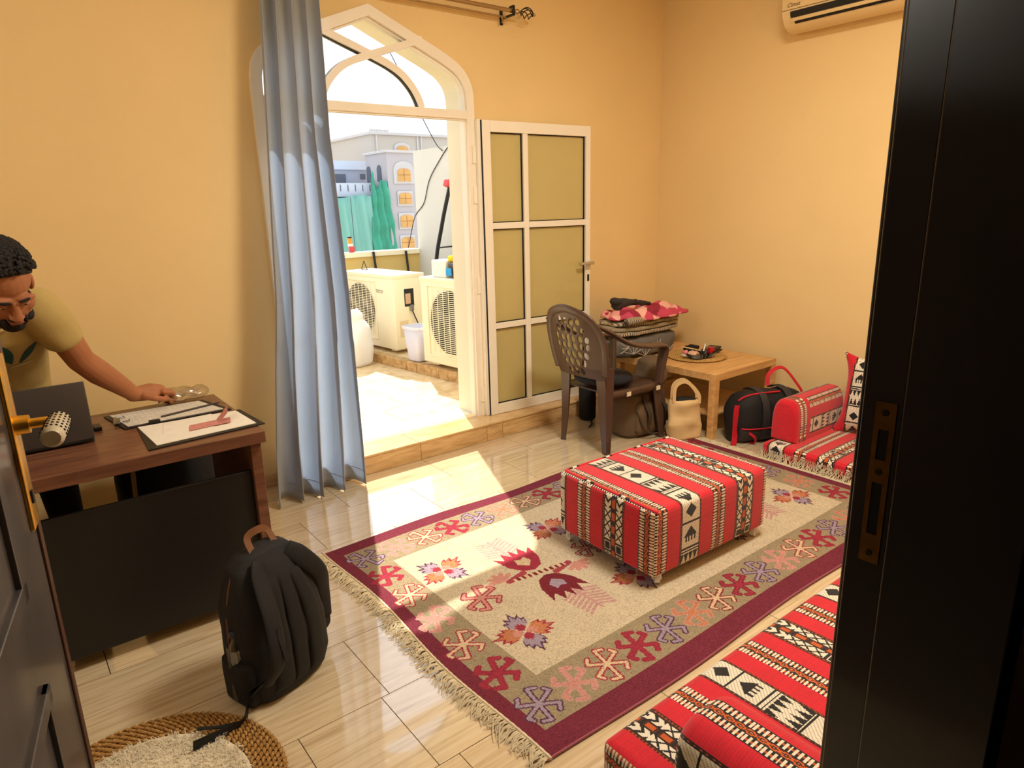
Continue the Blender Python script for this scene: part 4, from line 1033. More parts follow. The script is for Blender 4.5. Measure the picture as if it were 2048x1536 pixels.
for i in range(nu):
    for j in range(nv):
        z = Z0+(Z1-Z0)*(j+.5)/nv; u = ((i+.5)/nu*2-1)*half_w(z); inh = False
        for hu, hz_, ra, rb, an in holes:
            du_, dz_ = u-hu, z-hz_; c_, s_ = math.cos(an), math.sin(an)
            if ((du_*c_+dz_*s_)/ra)**2+((-du_*s_+dz_*c_)/rb)**2 < 1: inh = True; break
        if not inh: F.append((cpt(i, j), cpt(i+1, j), cpt(i+1, j+1), cpt(i, j+1)))
B().add(V, F).obj('backrest', 'chair_brown', ch, smooth=4, solid=.006)
def rimp(u, z, o=0): return np.array([back_x(u, z)+o, CY+u, z])
zs = [.52, .60, .70, .78, .85, .895, .925]
rim = [rimp(-half_w(z), z) for z in zs]+[rimp(0, .938)]+[rimp(half_w(z), z) for z in zs[::-1]]
flat = [(math.cos(a)*.032, math.sin(a)*.013) for a in np.linspace(0, 2*PI, 15)[:-1]]
B().sweep(bez(rim, 8), flat, up=(1, 0, 0)).obj('back_rim', 'chair_brown', ch, smooth=4)
for sg in (-1, 1):
    arm = bez([rimp(sg*.215, .845), (2.93, CY+sg*.235, .80), (3.08, CY+sg*.25, .715), (3.25, CY+sg*.25, .672), (3.38, CY+sg*.245, .66), (3.435, CY+sg*.237, .645), (3.448, CY+sg*.228, .60), (3.438, CY+sg*.216, .50), (3.43, CY+sg*.205, .385)], 8)
    n_ = len(arm); pr_ = [(math.cos(a)*.038, math.sin(a)*.014) for a in np.linspace(0, 2*PI, 15)[:-1]]
    B().sweep(arm, pr_, up=(0, 0, 1), scale=[np.interp(i/n_, [0, .2, .6, .75, 1], [.8, 1, 1.05, 1, .85]) for i in range(n_)]).obj('armrest', 'chair_brown', ch, smooth=4)
def seat(u, v):
    x = 2.945+.51*u; hw_ = np.interp(u, [0, .3, .8, 1], [.19, .215, .222, .20]); y = (v*2-1)*hw_
    return (x+(-.02*(2*v-1)**2 if u > .9 else 0), CY+y, .402-.018*math.sin(PI*min(u*1.1, 1))*(1-(2*v-1)**4)-.03*max(0, u-.85)**1.5*6)
B().grid(seat, 24, 24).obj('seat', 'chair_brown', ch, smooth=4, solid=.006)
ap = []
for u in np.linspace(0, 1, 14): ap.append(seat(u, 0))
for v in np.linspace(0, 1, 14)[1:]: ap.append(seat(1, v))
for u in np.linspace(1, 0, 14)[1:]: ap.append(seat(u, 1))
b = B(); n_ = len(ap); V = [(p[0], p[1], p[2]+.003) for p in ap]+[(p[0], p[1], p[2]-.05) for p in ap]; b.add(V, [(i, i+1, n_+i+1, n_+i) for i in range(n_-1)]); b.obj('apron', 'chair_brown', ch, smooth=4, solid=.008)
def leg(top, bot, out, wt, wb, name='leg'):
    """tapered channel leg, L-shaped section"""
    P = bez([top, (np.asarray(top)*.45+np.asarray(bot)*.55)+np.asarray(out)*-.004, bot], 6); n_ = len(P); rings = []
    o1 = np.array([nrm(out)[0], 0, 0]); o1 = o1/abs(o1[0]) if abs(o1[0]) > 1e-6 else np.array([1., 0, 0]); o2 = np.array([0, 1. if out[1] > 0 else -1., 0])
    for i, p in enumerate(P):
        w = wt+(wb-wt)*i/(n_-1); t = .010
        sec = [p, p-o1*w, p-o1*w-o2*t, p-o1*t-o2*t, p-o1*t-o2*w, p-o2*w]; rings.append(sec)
    b = B().loft(rings); b.tube([np.asarray(bot)-o1*.012-o2*.012+np.array([0, 0, .012]), np.asarray(bot)-o1*.012-o2*.012], [.017, .02], 12)
    b.obj(name, 'chair_brown', ch, smooth=.7)
leg((2.925, CY-.205, .56), (2.935, CY-.215, 0.002), (-1, -1, 0), .085, .038); leg((2.93, CY+.205, .50), (2.935, CY+.215, 0.002), (-1, 1, 0), .085, .038)
leg((3.455, CY-.215, .40), (3.49, CY-.22, 0.002), (1, -1, 0), .08, .036); leg((3.455, CY+.215, .40), (3.47, CY+.22, 0.002), (1, 1, 0), .08, .036)
mat('sticker', (222, 208, 180), .6)
for x, z in ((3.12, .375), (3.405, .365)): B().box(x-.018, x+.018, CY-.2315, CY-.227, z-.014, z+.014).obj('sticker', 'sticker', ch, label='pale price sticker')
mat('navy_cloth', (26, 26, 34), .9, bump=.3, bscale=300)
b = B()
def cush(u, v):
    a = 2*PI*u; th = PI*v; r_ = abs(math.sin(th))**.6; return (3.12+.195*r_*math.cos(a), 3.045+.195*r_*math.sin(a), .450+.048*math.cos(th)+.012*math.cos(a)*-1*r_)
b.grid(cush, 40, 16); b.noise(.005, 14, 1); b.obj('seat_cushion', 'navy_cloth', smooth=4, label='round navy cushion on the brown plastic chair', cat='cushion')

# ------------------------------------------------------------------ birch side table in the corner
wood_mat('birch', (196, 146, 88), (218, 172, 112), .42, (2, 22, 22))
tb = thing('side_table', (4.03, 2.98, 0), 'light birch-effect low table in the room corner', 'table')
TX0, TX1, TY0, TY1 = 3.675, 4.395, 2.565, 3.46
B().box(TX0, TX1, TY0, TY1, .40, .45, .003).obj('tabletop', 'birch', tb)
for x in (TX0, TX1-.05):
    for y in (TY0, TY1-.05): B().box(x, x+.05, y, y+.05, 0, .40, .002).obj('leg', 'birch', tb)
B().box(TX0+.05, TX1-.05, TY0+.05, TY1-.05, .14, .155, .002).obj('shelf', 'birch', tb)
# round place mat with fur
pm = thing('place_mat', (4.03, 2.985, .4505), 'round straw place mat with white fluff on the corner table', 'mat')
tile_mat('straw', s2l((150, 110, 56)), s2l((186, 144, 82)), s2l((205, 168, 108)), .8, (70, 70, 70), .1)
for i in range(7):
    r0 = .205-i*.015; b = B(); N = int(2*PI*r0/.02)
    for k in range(N):
        a = 2*PI*(k+.5*(i % 2))/N; t = np.array([-math.sin(a), math.cos(a), 0]); o_ = np.array([math.cos(a), math.sin(a), 0]); c = np.array([4.03, 2.985, .4595])+o_*r0
        b.tube([c-t*.012-o_*.005, c+np.array([0, 0, .002]), c+t*.012+o_*.005], [.004, .0075, .004], 5)
    b.obj('braid', 'straw', pm, smooth=4)
b = B().lathe((4.03, 2.985, .4515), [(.115, 0), (.115, .012), (.08, .018), (.01, .019)], 32); b.noise(.004, 40, 5); b.obj('fluff', 'white_fur', pm, smooth=4)
# dotted tray with odds and ends
mat('tray_black', (20, 19, 20), .5)
ty = thing('tray', (3.95, 2.93, .462), 'small black tray with white dots on the straw mat', 'tray')
TC = np.array([3.965, 2.905, .472])
b = B(); rg = []
for (w, d, z) in ((.17, .10, 0), (.215, .13, .035), (.22, .135, .036), (.205, .12, .034), (.165, .095, .006)): rg.append(sring(TC+np.array([0, 0, z]), (1, -.25, 0), (.25, 1, 0), w, d, 4, 40))
b.loft(rg).obj('body', 'tray_black', ty, smooth=.6)
b = B()
for r_ in range(4):
    f = (r_+.5)/4
    for p in sring(TC+np.array([0, 0, .035*f]), (1, -.25, 0), (.25, 1, 0), .17+.045*f+.001, .10+.03*f+.001, 4, 64): b.ell(p, (.0017,)*3, 6, 4)
b.obj('dots', 'white_plastic', ty, kind='stuff')
mat('tan_wood', (206, 176, 120), .6); mat('pink_soft', (204, 120, 128), .8); mat('skin_paper', (214, 170, 140), .8); mat('red_box', (190, 24, 34), .5)
B().obox((3.915, 2.95, .535), ((1, -.3, -.28), (.3, 1, 0), (.28, 0, 1)), (.085, .009, .004), .002).obj('wooden_stick', 'tan_wood', label='flat pale wooden stick lying across the dotted tray', cat='stick')
b = B().ell((3.915, 2.93, .5), (.05, .035, .018), 20, 10); b.noise(.012, 40, 2); b.obj('cloth_scrap', 'skin_paper', label='crumpled peach cloth inside the dotted tray', cat='cloth')
b = B().ell((3.86, 2.955, .515), (.018, .018, .016), 14, 8).noise(.003, 60, 2); b.obj('pink_puff', 'pink_soft', label='small pink puff at the left of the dotted tray', cat='puff')
B().obox((4.06, 2.885, .512), ((1, -.25, 0), (.25, 1, 0), (0, 0, 1)), (.02, .015, .02), .003).obj('red_box', 'red_box', label='small red box at the right end of the dotted tray', cat='box')
B().tube([(4.0, 2.905, .51), (4.025, 2.91, .56)], .006, 10).obj('lip_balm', 'chrome', label='thin silver tube standing in the dotted tray', cat='tube')
b = B().ell((4.02, 3.03, .505), (.07, .05, .03), 24, 12).noise(.018, 22, 8); b.obj('black_cloth', 'black_matte', smooth=4, label='crumpled black cloth behind the dotted tray', cat='cloth')
wl = thing('wallet', (4.17, 2.93, .462), 'open black wallet on the right side of the straw mat', 'wallet')
B().obox((4.17, 2.96, .478), ((1, .25, 0), (-.25, 1, 0), (0, 0, 1)), (.085, .05, .008), .004).obj('cover', 'black_plastic', wl)
B().obox((4.17, 2.96, .496), ((1, .25, .04), (-.25, 1, 0), (-.04, 0, 1)), (.08, .045, .007), .004).obj('flap', 'black_plastic', wl)
B().obox((4.15, 2.955, .505), ((1, .25, .04), (-.25, 1, 0), (-.04, 0, 1)), (.04, .03, .002)).obj('card', mat('grey_card', (92, 88, 86), .4), wl)

# stack of bedding at the back of the table
mat('grey_quilt', (104, 98, 92), .9, var=.12, vscale=20, bump=.3, bscale=200); mat('quilt_line', (196, 186, 172), .8)
def cloth_slab(c, w, d, h, seed, amp=.012, e=3.2, layers=1, m='grey_quilt', name='blanket', label=None, par=None, rot=0, sub=True):
    a = (math.cos(rot), math.sin(rot), 0); n_ = (-math.sin(rot), math.cos(rot), 0); b = B(); rg = []
    for z in np.linspace(0, 1, 12*layers):
        f = (1-abs(2*((z*layers) % 1.0001)-1)**4*.12)*(1-.1*abs(2*z-1)**6); rg.append(sring(np.asarray(c)+np.array([0, 0, z*h]), a, n_, w*f, d*f, e, 64))
    b.loft(rg); b.noise(amp, 11, seed)
    return b.obj(name, m, par, smooth=4, label=label, cat='bedding' if not par else None)
qd = thing('quilt', (3.78, 3.30, .45), 'dark grey quilted pillow with white branching lines at the bottom of the bedding pile', 'bedding')
cloth_slab((3.82, 3.40, .462), .70, .36, .145, 1, .012, par=qd, name='cover')
rq = random.Random(5)
for (px, pz, an) in ((3.60, .50, 0), (3.72, .47, .5), (3.86, .52, -.4), (3.98, .47, .3), (3.55, .55, .9)):
    b = B()
    for k in range(5):
        a = an+PI*(.12+.19*k); L = rq.uniform(.05, .10); P = []
        for q in np.linspace(0, 1, 5):
            x = px+L*q*math.cos(a); z = pz+L*q*math.sin(a)*.8; P.append((x, 3.205+.022*((x-3.82)/.33)**2, min(z, .598)))
        b.tube(P, .0022, 5)
    b.obj('stitch_line', 'quilt_line', qd)
def weave_mat(name, c1, c2, sc, stretch):
    m = mat(name, c1, .9, bump=.3, bscale=300); n = m.node_tree; b = n.nodes['Principled BSDF']; t = n.nodes.new('ShaderNodeTexCoord'); mp = n.nodes.new('ShaderNodeMapping'); mp.inputs['Scale'].default_value = stretch
    w = n.nodes.new('ShaderNodeTexWave'); w.inputs['Scale'].default_value = sc; w.inputs['Distortion'].default_value = 5; w.inputs['Detail'].default_value = 3
    cr = n.nodes.new('ShaderNodeValToRGB'); cr.color_ramp.elements[0].color = (*s2l(c1), 1); cr.color_ramp.elements[1].color = (*s2l(c2), 1); cr.color_ramp.elements[0].position = .35; cr.color_ramp.elements[1].position = .65
    n.links.new(t.outputs['Object'], mp.inputs[0]); n.links.new(mp.outputs[0], w.inputs['Vector']); n.links.new(w.outputs['Fac'], cr.inputs[0]); n.links.new(cr.outputs[0], b.inputs['Base Color'])
weave_mat('stripe_weave', (96, 84, 72), (190, 170, 138), 18, (1, 1, 3)); weave_mat('check_weave', (70, 60, 52), (196, 176, 138), 26, (3, 1, 1))
fb = thing('folded_blanket', (3.8, 3.27, .605), 'folded grey and beige woven blanket in the middle of the bedding pile', 'bedding')
for k in range(3): cloth_slab((3.84+.012*k, 3.40, .622+.034*k), .74-.03*k, .36, .036, 3+k, .009, par=fb, name='fold', m='check_weave' if k == 1 else 'stripe_weave')
b = B(); P = [(3.52+.05*(1-.07*k)*math.cos(k*.55)*(1-k/26), 3.06, .715+.032*(1-.06*k)*math.sin(k*.55)*(1-k/26)) for k in range(22)]
b.sweep([np.array(p) for p in P], [(-.07, -.004), (.07, -.004), (.07, .004), (-.07, .004)], up=(0, 1, 0)) if False else b.tube([(3.54, 3.235, .737), (3.66, 3.225, .74), (3.76, 3.235, .734)], [.024, .030, .02], 14)
b.noise(.006, 20, 4); b.obj('rolled_edge', 'stripe_weave', fb, smooth=4)
mat('quilt_rose', (186, 60, 84), .9, var=.1, vscale=10); mat('quilt_pink', (222, 158, 148), .9, var=.1, vscale=14)
def patch_quilt(c):
    p = bpy.data.materials.new('rose_quilt'); p.use_nodes = True; n = p.node_tree; b = n.nodes['Principled BSDF']; b.inputs['Roughness'].default_value = .9
    t = n.nodes.new('ShaderNodeTexCoord'); v = n.nodes.new('ShaderNodeTexVoronoi'); v.inputs['Scale'].default_value = 11; n.links.new(t.outputs['Object'], v.inputs['Vector'])
    s = n.nodes.new('ShaderNodeSeparateColor'); n.links.new(v.outputs['Color'], s.inputs[0]); cr = n.nodes.new('ShaderNodeValToRGB'); cr.color_ramp.interpolation = 'CONSTANT'
    e = cr.color_ramp.elements; e[0].color = (*s2l((196, 66, 92)), 1); e[1].position = .3; e[1].color = (*s2l((232, 176, 158)), 1); k = e.new(.55); k.color = (*s2l((150, 36, 58)), 1); k = e.new(.75); k.color = (*s2l((226, 150, 140)), 1)
    n.links.new(s.outputs[0], cr.inputs[0]); n.links.new(cr.outputs[0], b.inputs['Base Color']); MATS['rose_quilt'] = p
patch_quilt(0)
rq_ = thing('rose_quilt', (3.85, 3.28, .70), 'rumpled rose and pink patchwork quilt on top of the bedding pile', 'bedding')
def rose(u, v):
    x = 3.52+.76*u; y = 3.21+.38*v; e = min(1, min(u, 1-u)*6, min(v, 1-v)*6); h = .80-.05*u+.03*math.sin(u*9+v*3)+.018*math.sin(u*21+v*8)+.012*math.sin(v*17)
    x = 3.90+(x-3.90)*(1-.16*(2*v-1)**2); y = 3.40+(y-3.40)*(1-.3*(2*u-1)**4)
    return (x+.02*math.sin(v*11+u*6), y+.015*math.sin(u*17)-.03*(1-e), max(.742, h*e+(h-.085+.015*math.sin(u*19))*(1-e)))
B().grid(rose, 60, 36).obj('cover', 'rose_quilt', rq_, smooth=4, solid=.012)
dc = thing('dark_cloth', (3.62, 3.35, .79), 'rolled dark grey garment topping the left of the bedding pile', 'clothing')
B().tube(bez([(3.58, 3.38, .838), (3.66, 3.39, .845), (3.76, 3.40, .842), (3.88, 3.41, .826), (4.0, 3.42, .81)], 6), [.035, .042, .044, .042, .040, .038, .036, .034, .032, .03, .029, .028, .026, .025, .024, .023, .022, .021, .02, .02, .019, .018, .017, .016, .014], 16).noise(.008, 22, 3).obj('roll', mat('charcoal_cloth', (52, 46, 42), .9, bump=.4, bscale=150), dc, smooth=4)
b = B().ell((3.585, 3.38, .868), (.035, .05, .028), 18, 10).noise(.008, 30, 1); b.obj('hood', 'charcoal_cloth', dc, smooth=4)

# ------------------------------------------------------------------ bags around the table
mat('olive_canvas', (98, 78, 56), .85, var=.12, vscale=12, bump=.4, bscale=300); mat('olive_dark', (62, 48, 36), .8); mat('cream_canvas', (212, 180, 130), .9, var=.06, vscale=8, bump=.4, bscale=160)
ob = thing('olive_backpack', (3.42, 3.02, 0), 'olive brown canvas rucksack on the floor behind the plastic chair', 'backpack')
on_ = np.array([0, -1., 0]); oa = np.array([1., 0, 0])
oprof = [(.002, .36, .22, 0), (.03, .42, .26, 0), (.15, .43, .28, 0), (.30, .40, .26, 0), (.345, .24, .24, 0), (.42, .19, .22, 0), (.49, .17, .16, 0), (.52, .10, .08, 0)]
OB = np.array([3.445, 3.03, 0]); b = blob(OB, oa, on_, oprof, 2.8, 44).noise(.010, 9, 6); b.xf(lambda p: (min(p[0]+float(np.interp(p[2], [.3, .37], [0, .13])), 3.67), p[1], max(p[2], .001))); b.obj('body', 'olive_canvas', ob, smooth=4)
b = blob(OB+on_*.12, oa, on_, [(.03, .26, .05, 0), (.06, .30, .08, 0), (.18, .30, .09, 0), (.24, .28, .06, 0), (.26, .24, .03, 0)]).noise(.006, 12, 2); b.obj('front_pocket', 'olive_canvas', ob, smooth=4)
for s_ in (-.09, .08): B().strap(bez([OB+oa*s_+on_*.135+np.array([0, 0, .30]), OB+oa*s_+on_*.16+np.array([0, 0, .24]), OB+oa*(s_+.01)+on_*.185+np.array([0, 0, .18]), OB+oa*(s_+.015)+on_*.18+np.array([0, 0, .10])], 8), .03, .005, on_).obj('buckle_strap', 'olive_dark', ob)
B().tube(bez([OB-oa*.15+on_*.13+np.array([0, 0, .2]), OB-oa*.1+on_*.18+np.array([0, 0, .06]), OB+oa*.05+on_*.19+np.array([0, 0, .03]), OB+oa*.16+on_*.16+np.array([0, 0, .02])], 8), .006, 8).obj('piping', 'olive_dark', ob, smooth=.8)
cb = thing('cylinder_bag', (3.40, 3.43, 0), 'black cylindrical pouch standing at the kerb behind the chair', 'bag')
B().lathe((3.38, 3.46, 0), [(.05, .001), (.062, .015), (.064, .12), (.063, .25), (.055, .27), (.02, .275)], 24).noise(.003, 14, 1).obj('body', 'black_matte', cb, smooth=.8)
B().strap(bez([(3.34, 3.39, .02), (3.30, 3.33, .012), (3.24, 3.30, .004)], 8), .014, .002, (0, 0, 1)).obj('strap', 'webbing', cb)
tt_ = thing('tote_bag', (3.585, 2.74, 0), 'cream canvas tote bag standing at the table leg', 'bag')
TO = np.array([3.565, 2.72, 0]); ta = nrm((.80, -.60, 0)); tn = nrm((-.60, -.80, 0))
b = blob(TO, ta, tn, [(.002, .18, .10, 0), (.02, .215, .12, 0), (.10, .235, .13, 0), (.16, .225, .11, 0), (.24, .215, .105, 0), (.275, .19, .085, 0)], 2.6, 44).noise(.018, 11, 9).xf(lambda p: (p[0], p[1], max(p[2], .002)))
b.obj('body', 'cream_canvas', tt_, smooth=4)
for s_ in (.03, -.03): B().strap(bez([TO-ta*.08+tn*s_+np.array([0, 0, .26]), TO-ta*.07+tn*s_+np.array([0, 0, .37]), TO+tn*s_+np.array([0, 0, .40]), TO+ta*.08+tn*s_+np.array([0, 0, .32]), TO+ta*.09+tn*s_+np.array([0, 0, .25])], 8), .022, .003, tn).obj('handle', 'cream_canvas', tt_)
b = blob(TO+np.array([0, 0, .255]), ta, tn, [(0, .16, .06, 0), (.02, .15, .055, 0), (.035, .10, .03, 0)]).noise(.006, 20, 2); b.obj('clothes_inside', 'black_matte', tt_, smooth=4)
# black and red duffel
mat('duffel_grey', (46, 42, 42), .75, bump=.3, bscale=400); mat('duffel_black', (18, 18, 19), .75, bump=.3, bscale=400); mat('strap_red', (190, 18, 40), .7)
df = thing('duffel_bag', (3.98, 2.4, 0), 'black and grey duffel bag with red trim beside the corner table', 'bag')
DC = np.array([3.985, 2.385, 0]); da = nrm((.92, -.38, 0)); dn2 = nrm((-.38, -.92, 0))
b = B(); rg = []
for u in np.linspace(-1, 1, 26):
    k = (1-abs(u)**5)**.35 if abs(u) < 1 else .25; k = max(k, .35); L = .27
    ring = []
    for t in np.linspace(0, 2*PI, 41)[:-1]:
        ct, st = math.cos(t), math.sin(t); y = .135*k*math.copysign(abs(ct)**.75, ct); z = .17+.165*(k if st > 0 else 1)*math.copysign(abs(st)**(.7 if st < 0 else .9), st)
        ring.append(DC+da*u*L+dn2*y+np.array([0, 0, max(z, .003)]))
    rg.append(ring)
b.loft(rg).noise(.012, 9, 7); b.xf(lambda p: (p[0], p[1], max(p[2], .002))); b.obj('body', 'duffel_black', df, smooth=4)
def dpt(u, t, o=0.):
    ct, st = math.cos(t), math.sin(t); k = max((1-abs(u)**5)**.35 if abs(u) < 1 else .25, .35)
    return DC+da*u*.27+dn2*((.135*k+o)*math.copysign(abs(ct)**.75, ct))+np.array([0, 0, max(.006, .17+(.165*(k if st > 0 else 1)+o)*math.copysign(abs(st)**(.7 if st < 0 else .9), st))])
for u in (-.32, .38):
    B().strap(bez([dpt(u, a, .012) for a in np.linspace(-1.2, 2.2, 9)], 4), .05, .005, da*0+np.array([0, 0, 1]) if False else dn2).obj('carry_strap', 'duffel_grey', df)
b = B(); b.grid(lambda p, q: dpt(-.92+1.8*p, -1.25+1.0*q, .008), 24, 10); b.obj('lower_panel', 'duffel_grey', df, smooth=4, solid=.003)
B().tube([dpt(u, -.2, .012) for u in np.linspace(-.9, .9, 20)], .005, 8).obj('red_piping', 'strap_red', df, smooth=.8)
B().strap(bez([dpt(-.95, .9, .02), dpt(-.99, .3, .03), dpt(-1.0, -.5, .04), DC-da*.31+dn2*.12+np.array([0, 0, .01])], 8), .04, .004, dn2).obj('red_strap', 'strap_red', df)
B().tube([dpt(u, 1.15, .01) for u in np.linspace(-.9, .2, 12)], .006, 8).obj('red_piping', 'strap_red', df, smooth=.8)
B().strap(bez([dpt(.2, 1.9, .01), dpt(.3, 1.9, .06)+np.array([0, 0, .03]), dpt(.7, 1.9, .08)+np.array([0, 0, .05]), dpt(1.0, 1.7, .05)+np.array([0, 0, .05]), dpt(1.1, 1.5, .03)], 8), .026, .004, (0, 0, 1)).obj('shoulder_strap', 'strap_red', df)
B().strap(bez([dpt(-.75, -.3, .02), dpt(-.6, -.5, .03), dpt(-.55, -.9, .04), dpt(-.6, -1.2, .05)], 8), .016, .003, dn2).obj('zip_tab', 'strap_red', df)

# ------------------------------------------------------------------ wall-mounted air conditioner
mat('ac_cream', (226, 196, 142), .4); mat('ac_dark', (12, 11, 11), .5)
ac = thing('air_conditioner', (4.37, 2.2, 2.575), 'cream wall air conditioner at the top of the right wall', 'air conditioner')
AY0, AY1 = 1.76, 2.632
acp = [(XR, 2.87), (4.29, 2.87), (4.272, 2.85), (4.262, 2.76), (4.262, 2.70), (4.275, 2.655), (4.305, 2.613), (4.345, 2.588), (4.39, 2.578), (XR, 2.60)]
sm = [tuple(q[:2]) for q in bez([(a, z, 0) for a, z in acp[2:9]], 5)]
prof_ac = [acp[0], acp[1]]+sm+[acp[9]]
B().prism(prof_ac, AY0, AY1, 1).obj('casing', 'ac_cream', ac, smooth=.5)
def acpt(t, o=0):
    P = np.array(sm); d = np.r_[0, np.cumsum(np.linalg.norm(np.diff(P, axis=0), axis=1))]; x = np.interp(t*d[-1], d, P[:, 0]); z = np.interp(t*d[-1], d, P[:, 1])
    x2 = np.interp(min(t+.01, 1)*d[-1], d, P[:, 0]); z2 = np.interp(min(t+.01, 1)*d[-1], d, P[:, 1]); tt = nrm((x2-x, z2-z)); return np.array([x-(-tt[1])*o*1.0, z-(tt[0])*o])
def acstrip(t0, t1, y0, y1, o, m, name):
    b = B(); n_ = 6; pts = [acpt(t0+(t1-t0)*k/n_, o) for k in range(n_+1)]
    if pts[3][0] > acpt((t0+t1)/2, 0)[0]: pts = [2*acpt(t0+(t1-t0)*k/n_, 0)-p for k, p in enumerate(pts)]
    V = [(p[0], y, p[1]) for y in (y0, y1) for p in pts]; b.add(V, [(i, i+1, n_+2+i, n_+1+i) for i in range(n_)]); b.obj(name, m, ac, solid=.003)
acstrip(.48, .585, AY0+.05, AY1-.055, .002, 'ac_dark', 'vent_slot'); acstrip(.65, .70, AY0+.05, AY1-.075, .002, 'ac_dark', 'vent_slot')
acstrip(.59, .645, AY0+.05, AY1-.06, .006, 'ac_cream', 'louver'); acstrip(.445, .452, AY0, AY1, .001, 'ac_dark', 'seam')
for y in (2.05, 2.35): p = acpt(.675, .006); B().box(p[0]-.006, p[0]+.006, y-.012, y+.012, p[1]-.005, p[1]+.005, .001).obj('louver_clip', 'ac_dark', ac)
# ------------------------------------------------------------------ balcony
bf = B().box(XL-.3, 4.1, 4.0, 7.0, -.05, .092).obj('floor_balcony', 'balcony_grout', kind='structure')
for i in range(14):
    for j in range(8):
        x0 = -1.6+.42*i+(.21 if j % 2 else 0); y0 = 4.0+.40*j
        if x0+.42 > 3.15+.2 or y0 > 6.95 or x0 < .6: continue
        tile_piece(x0, x0+.42, y0, min(y0+.40, 7.0), 'balcony_tile', bf, .08, .10)
B().box(XL-.3, .8, 4.0, 7.0, .08, .0995).obj('floor_balcony_side', 'balcony_tile', kind='structure')
mat('render_cream', (206, 180, 116), .85, var=.06, vscale=3, bump=.3, bscale=120); mat('render_white', (200, 196, 186), .85, var=.03, vscale=2, bump=.3, bscale=120); mat('cap_white', (236, 226, 200), .8)
pw = thing('wall_parapet', (1.3, 7.06, .09), None, None, kind='structure')
B().box(XL-.3, 4.08, 7.0, 7.12, .0, 1.05).obj('parapet', 'render_cream', pw); B().box(XL-.3, 4.08, 6.97, 7.15, 1.05, 1.105, .006).obj('coping', 'cap_white', pw)
B().box(XL-.45, XL-.3, 4.0, 7.15, 0, 1.1).obj('wall_balcony_left', 'render_cream', kind='structure')
B().box(4.08, 4.22, 4.0, 7.0, 0, 2.185).obj('wall_balcony_right', 'render_white', kind='structure')
# stone ledge along the right side, slightly skewed
rd_ = nrm((-.1055, 1, 0)); rn = np.array([-rd_[1], rd_[0], 0])   # row direction, outward (towards -x) normal
L0 = np.array([3.11, 4.0, 0])
def lpt(s, back, z): return L0+rd_*s-rn*back+np.array([0, 0, z])
lg = thing('ledge', tuple(lpt(1.5, .4, .1)), 'low stone ledge carrying the outdoor air-conditioner units on the balcony', 'ledge')
cuts = [.02, .42, .95, 1.28, 1.44, 1.85, 2.3, 2.96]
for a, c in zip(cuts[:-1], cuts[1:]):
    B().obox(lpt((a+c)/2, .04, .145), (rd_, -rn, (0, 0, 1)), ((c-a)/2-.003, .04, .045), .006).noise(.002, 12, int(a*10)).obj('kerb_stone', 'ledge_stone', lg)
B().obox(lpt(1.46, .52, .142), (rd_, -rn, (0, 0, 1)), (1.42, .43, .042), .004).obj('bed', 'balcony_tile', lg)
# outdoor units
mat('unit_cream', (232, 222, 194), .5, var=.04, vscale=3); mat('unit_dark', (30, 28, 26), .6); mat('grille_cream', (236, 226, 198), .5)
def outdoor_unit(name, s0, front, z0, L, D, H, gs, gr_, label):
    o = thing(name, tuple(lpt(s0+L/2, front+D/2, z0)), label, 'air conditioner', 'outdoor air-conditioner units')
    ax = (rd_, -rn, (0, 0, 1))
    def q(s, b_, z): return lpt(s0+s, front+b_, z0+z)
    B().obox(q(L/2, D/2, H/2), ax, (L/2, D/2, H/2), .012).obj('casing', 'unit_cream', o, smooth=.6)
    B().obox(q(L/2, D/2, H-.012), ax, (L/2+.006, D/2+.006, .018), .006).obj('lid', 'unit_cream', o, smooth=.6)
    gc = q(gs, 0, H*.51); up = np.array([0, 0, 1.])
    # dark fan opening, hub, blades, wire grille
    P = [gc+rd_*gr_*math.cos(a)+up*gr_*math.sin(a) for a in np.linspace(0, 2*PI, 41)[:-1]]
    b = B(); b.add([p+rn*.003 for p in P]+[p+rn*.0 for p in P], [tuple(range(40))]+[(i, (i+1) % 40, 40+(i+1) % 40, 40+i) for i in range(40)]); b.obj('fan_opening', 'unit_dark', o)
    b = B()
    for k in range(3):
        a = 2*PI*k/3+.4; c = gc+rn*.005+(rd_*math.cos(a)+up*math.sin(a))*gr_*.55
        b.obox(c, (rd_*math.cos(a)+up*math.sin(a), rn, -rd_*math.sin(a)+up*math.cos(a)), (gr_*.38, .002, gr_*.17), .001)
    b.obj('fan_blade', mat('fan_grey', (88, 84, 80), .6), o)
    b = B(); n_ = int(2*gr_/.0165)
    for k in range(n_):
        h = -gr_+(k+.5)*2*gr_/n_; w = math.sqrt(max(gr_*gr_-h*h, 0))+.03; b.obox(gc+up*h+rn*.012, ax, (min(w, gr_+.01), .0022, .0026))
    for k in range(-3, 4): b.obox(gc+rd_*k*gr_/3.6+rn*.014, ax, (.0022, .0025, gr_))
    b.obj('grille', 'grille_cream', o)
    b = B(); oo = gr_+.03
    for a, c, w, h in ((0, oo, oo, .006), (0, -oo, oo, .006), (oo, 0, .006, oo), (-oo, 0, .006, oo)): b.obox(gc+rd_*a+up*c+rn*.004, ax, (w, .006, h), .002)
    b.obj('grille_frame', 'unit_cream', o)
    for s in (.12, L-.12): B().obox(q(s, .1, -.012), ax, (.04, .06, .014), .004).obj('foot', 'unit_cream', o)
    return o, q, ax
u1, q1, ax1 = outdoor_unit('outdoor_unit', 1.755, .13, .222, .93, .36, .72, .60, .255, 'cream outdoor air-conditioner unit, the far one beside the white bag')
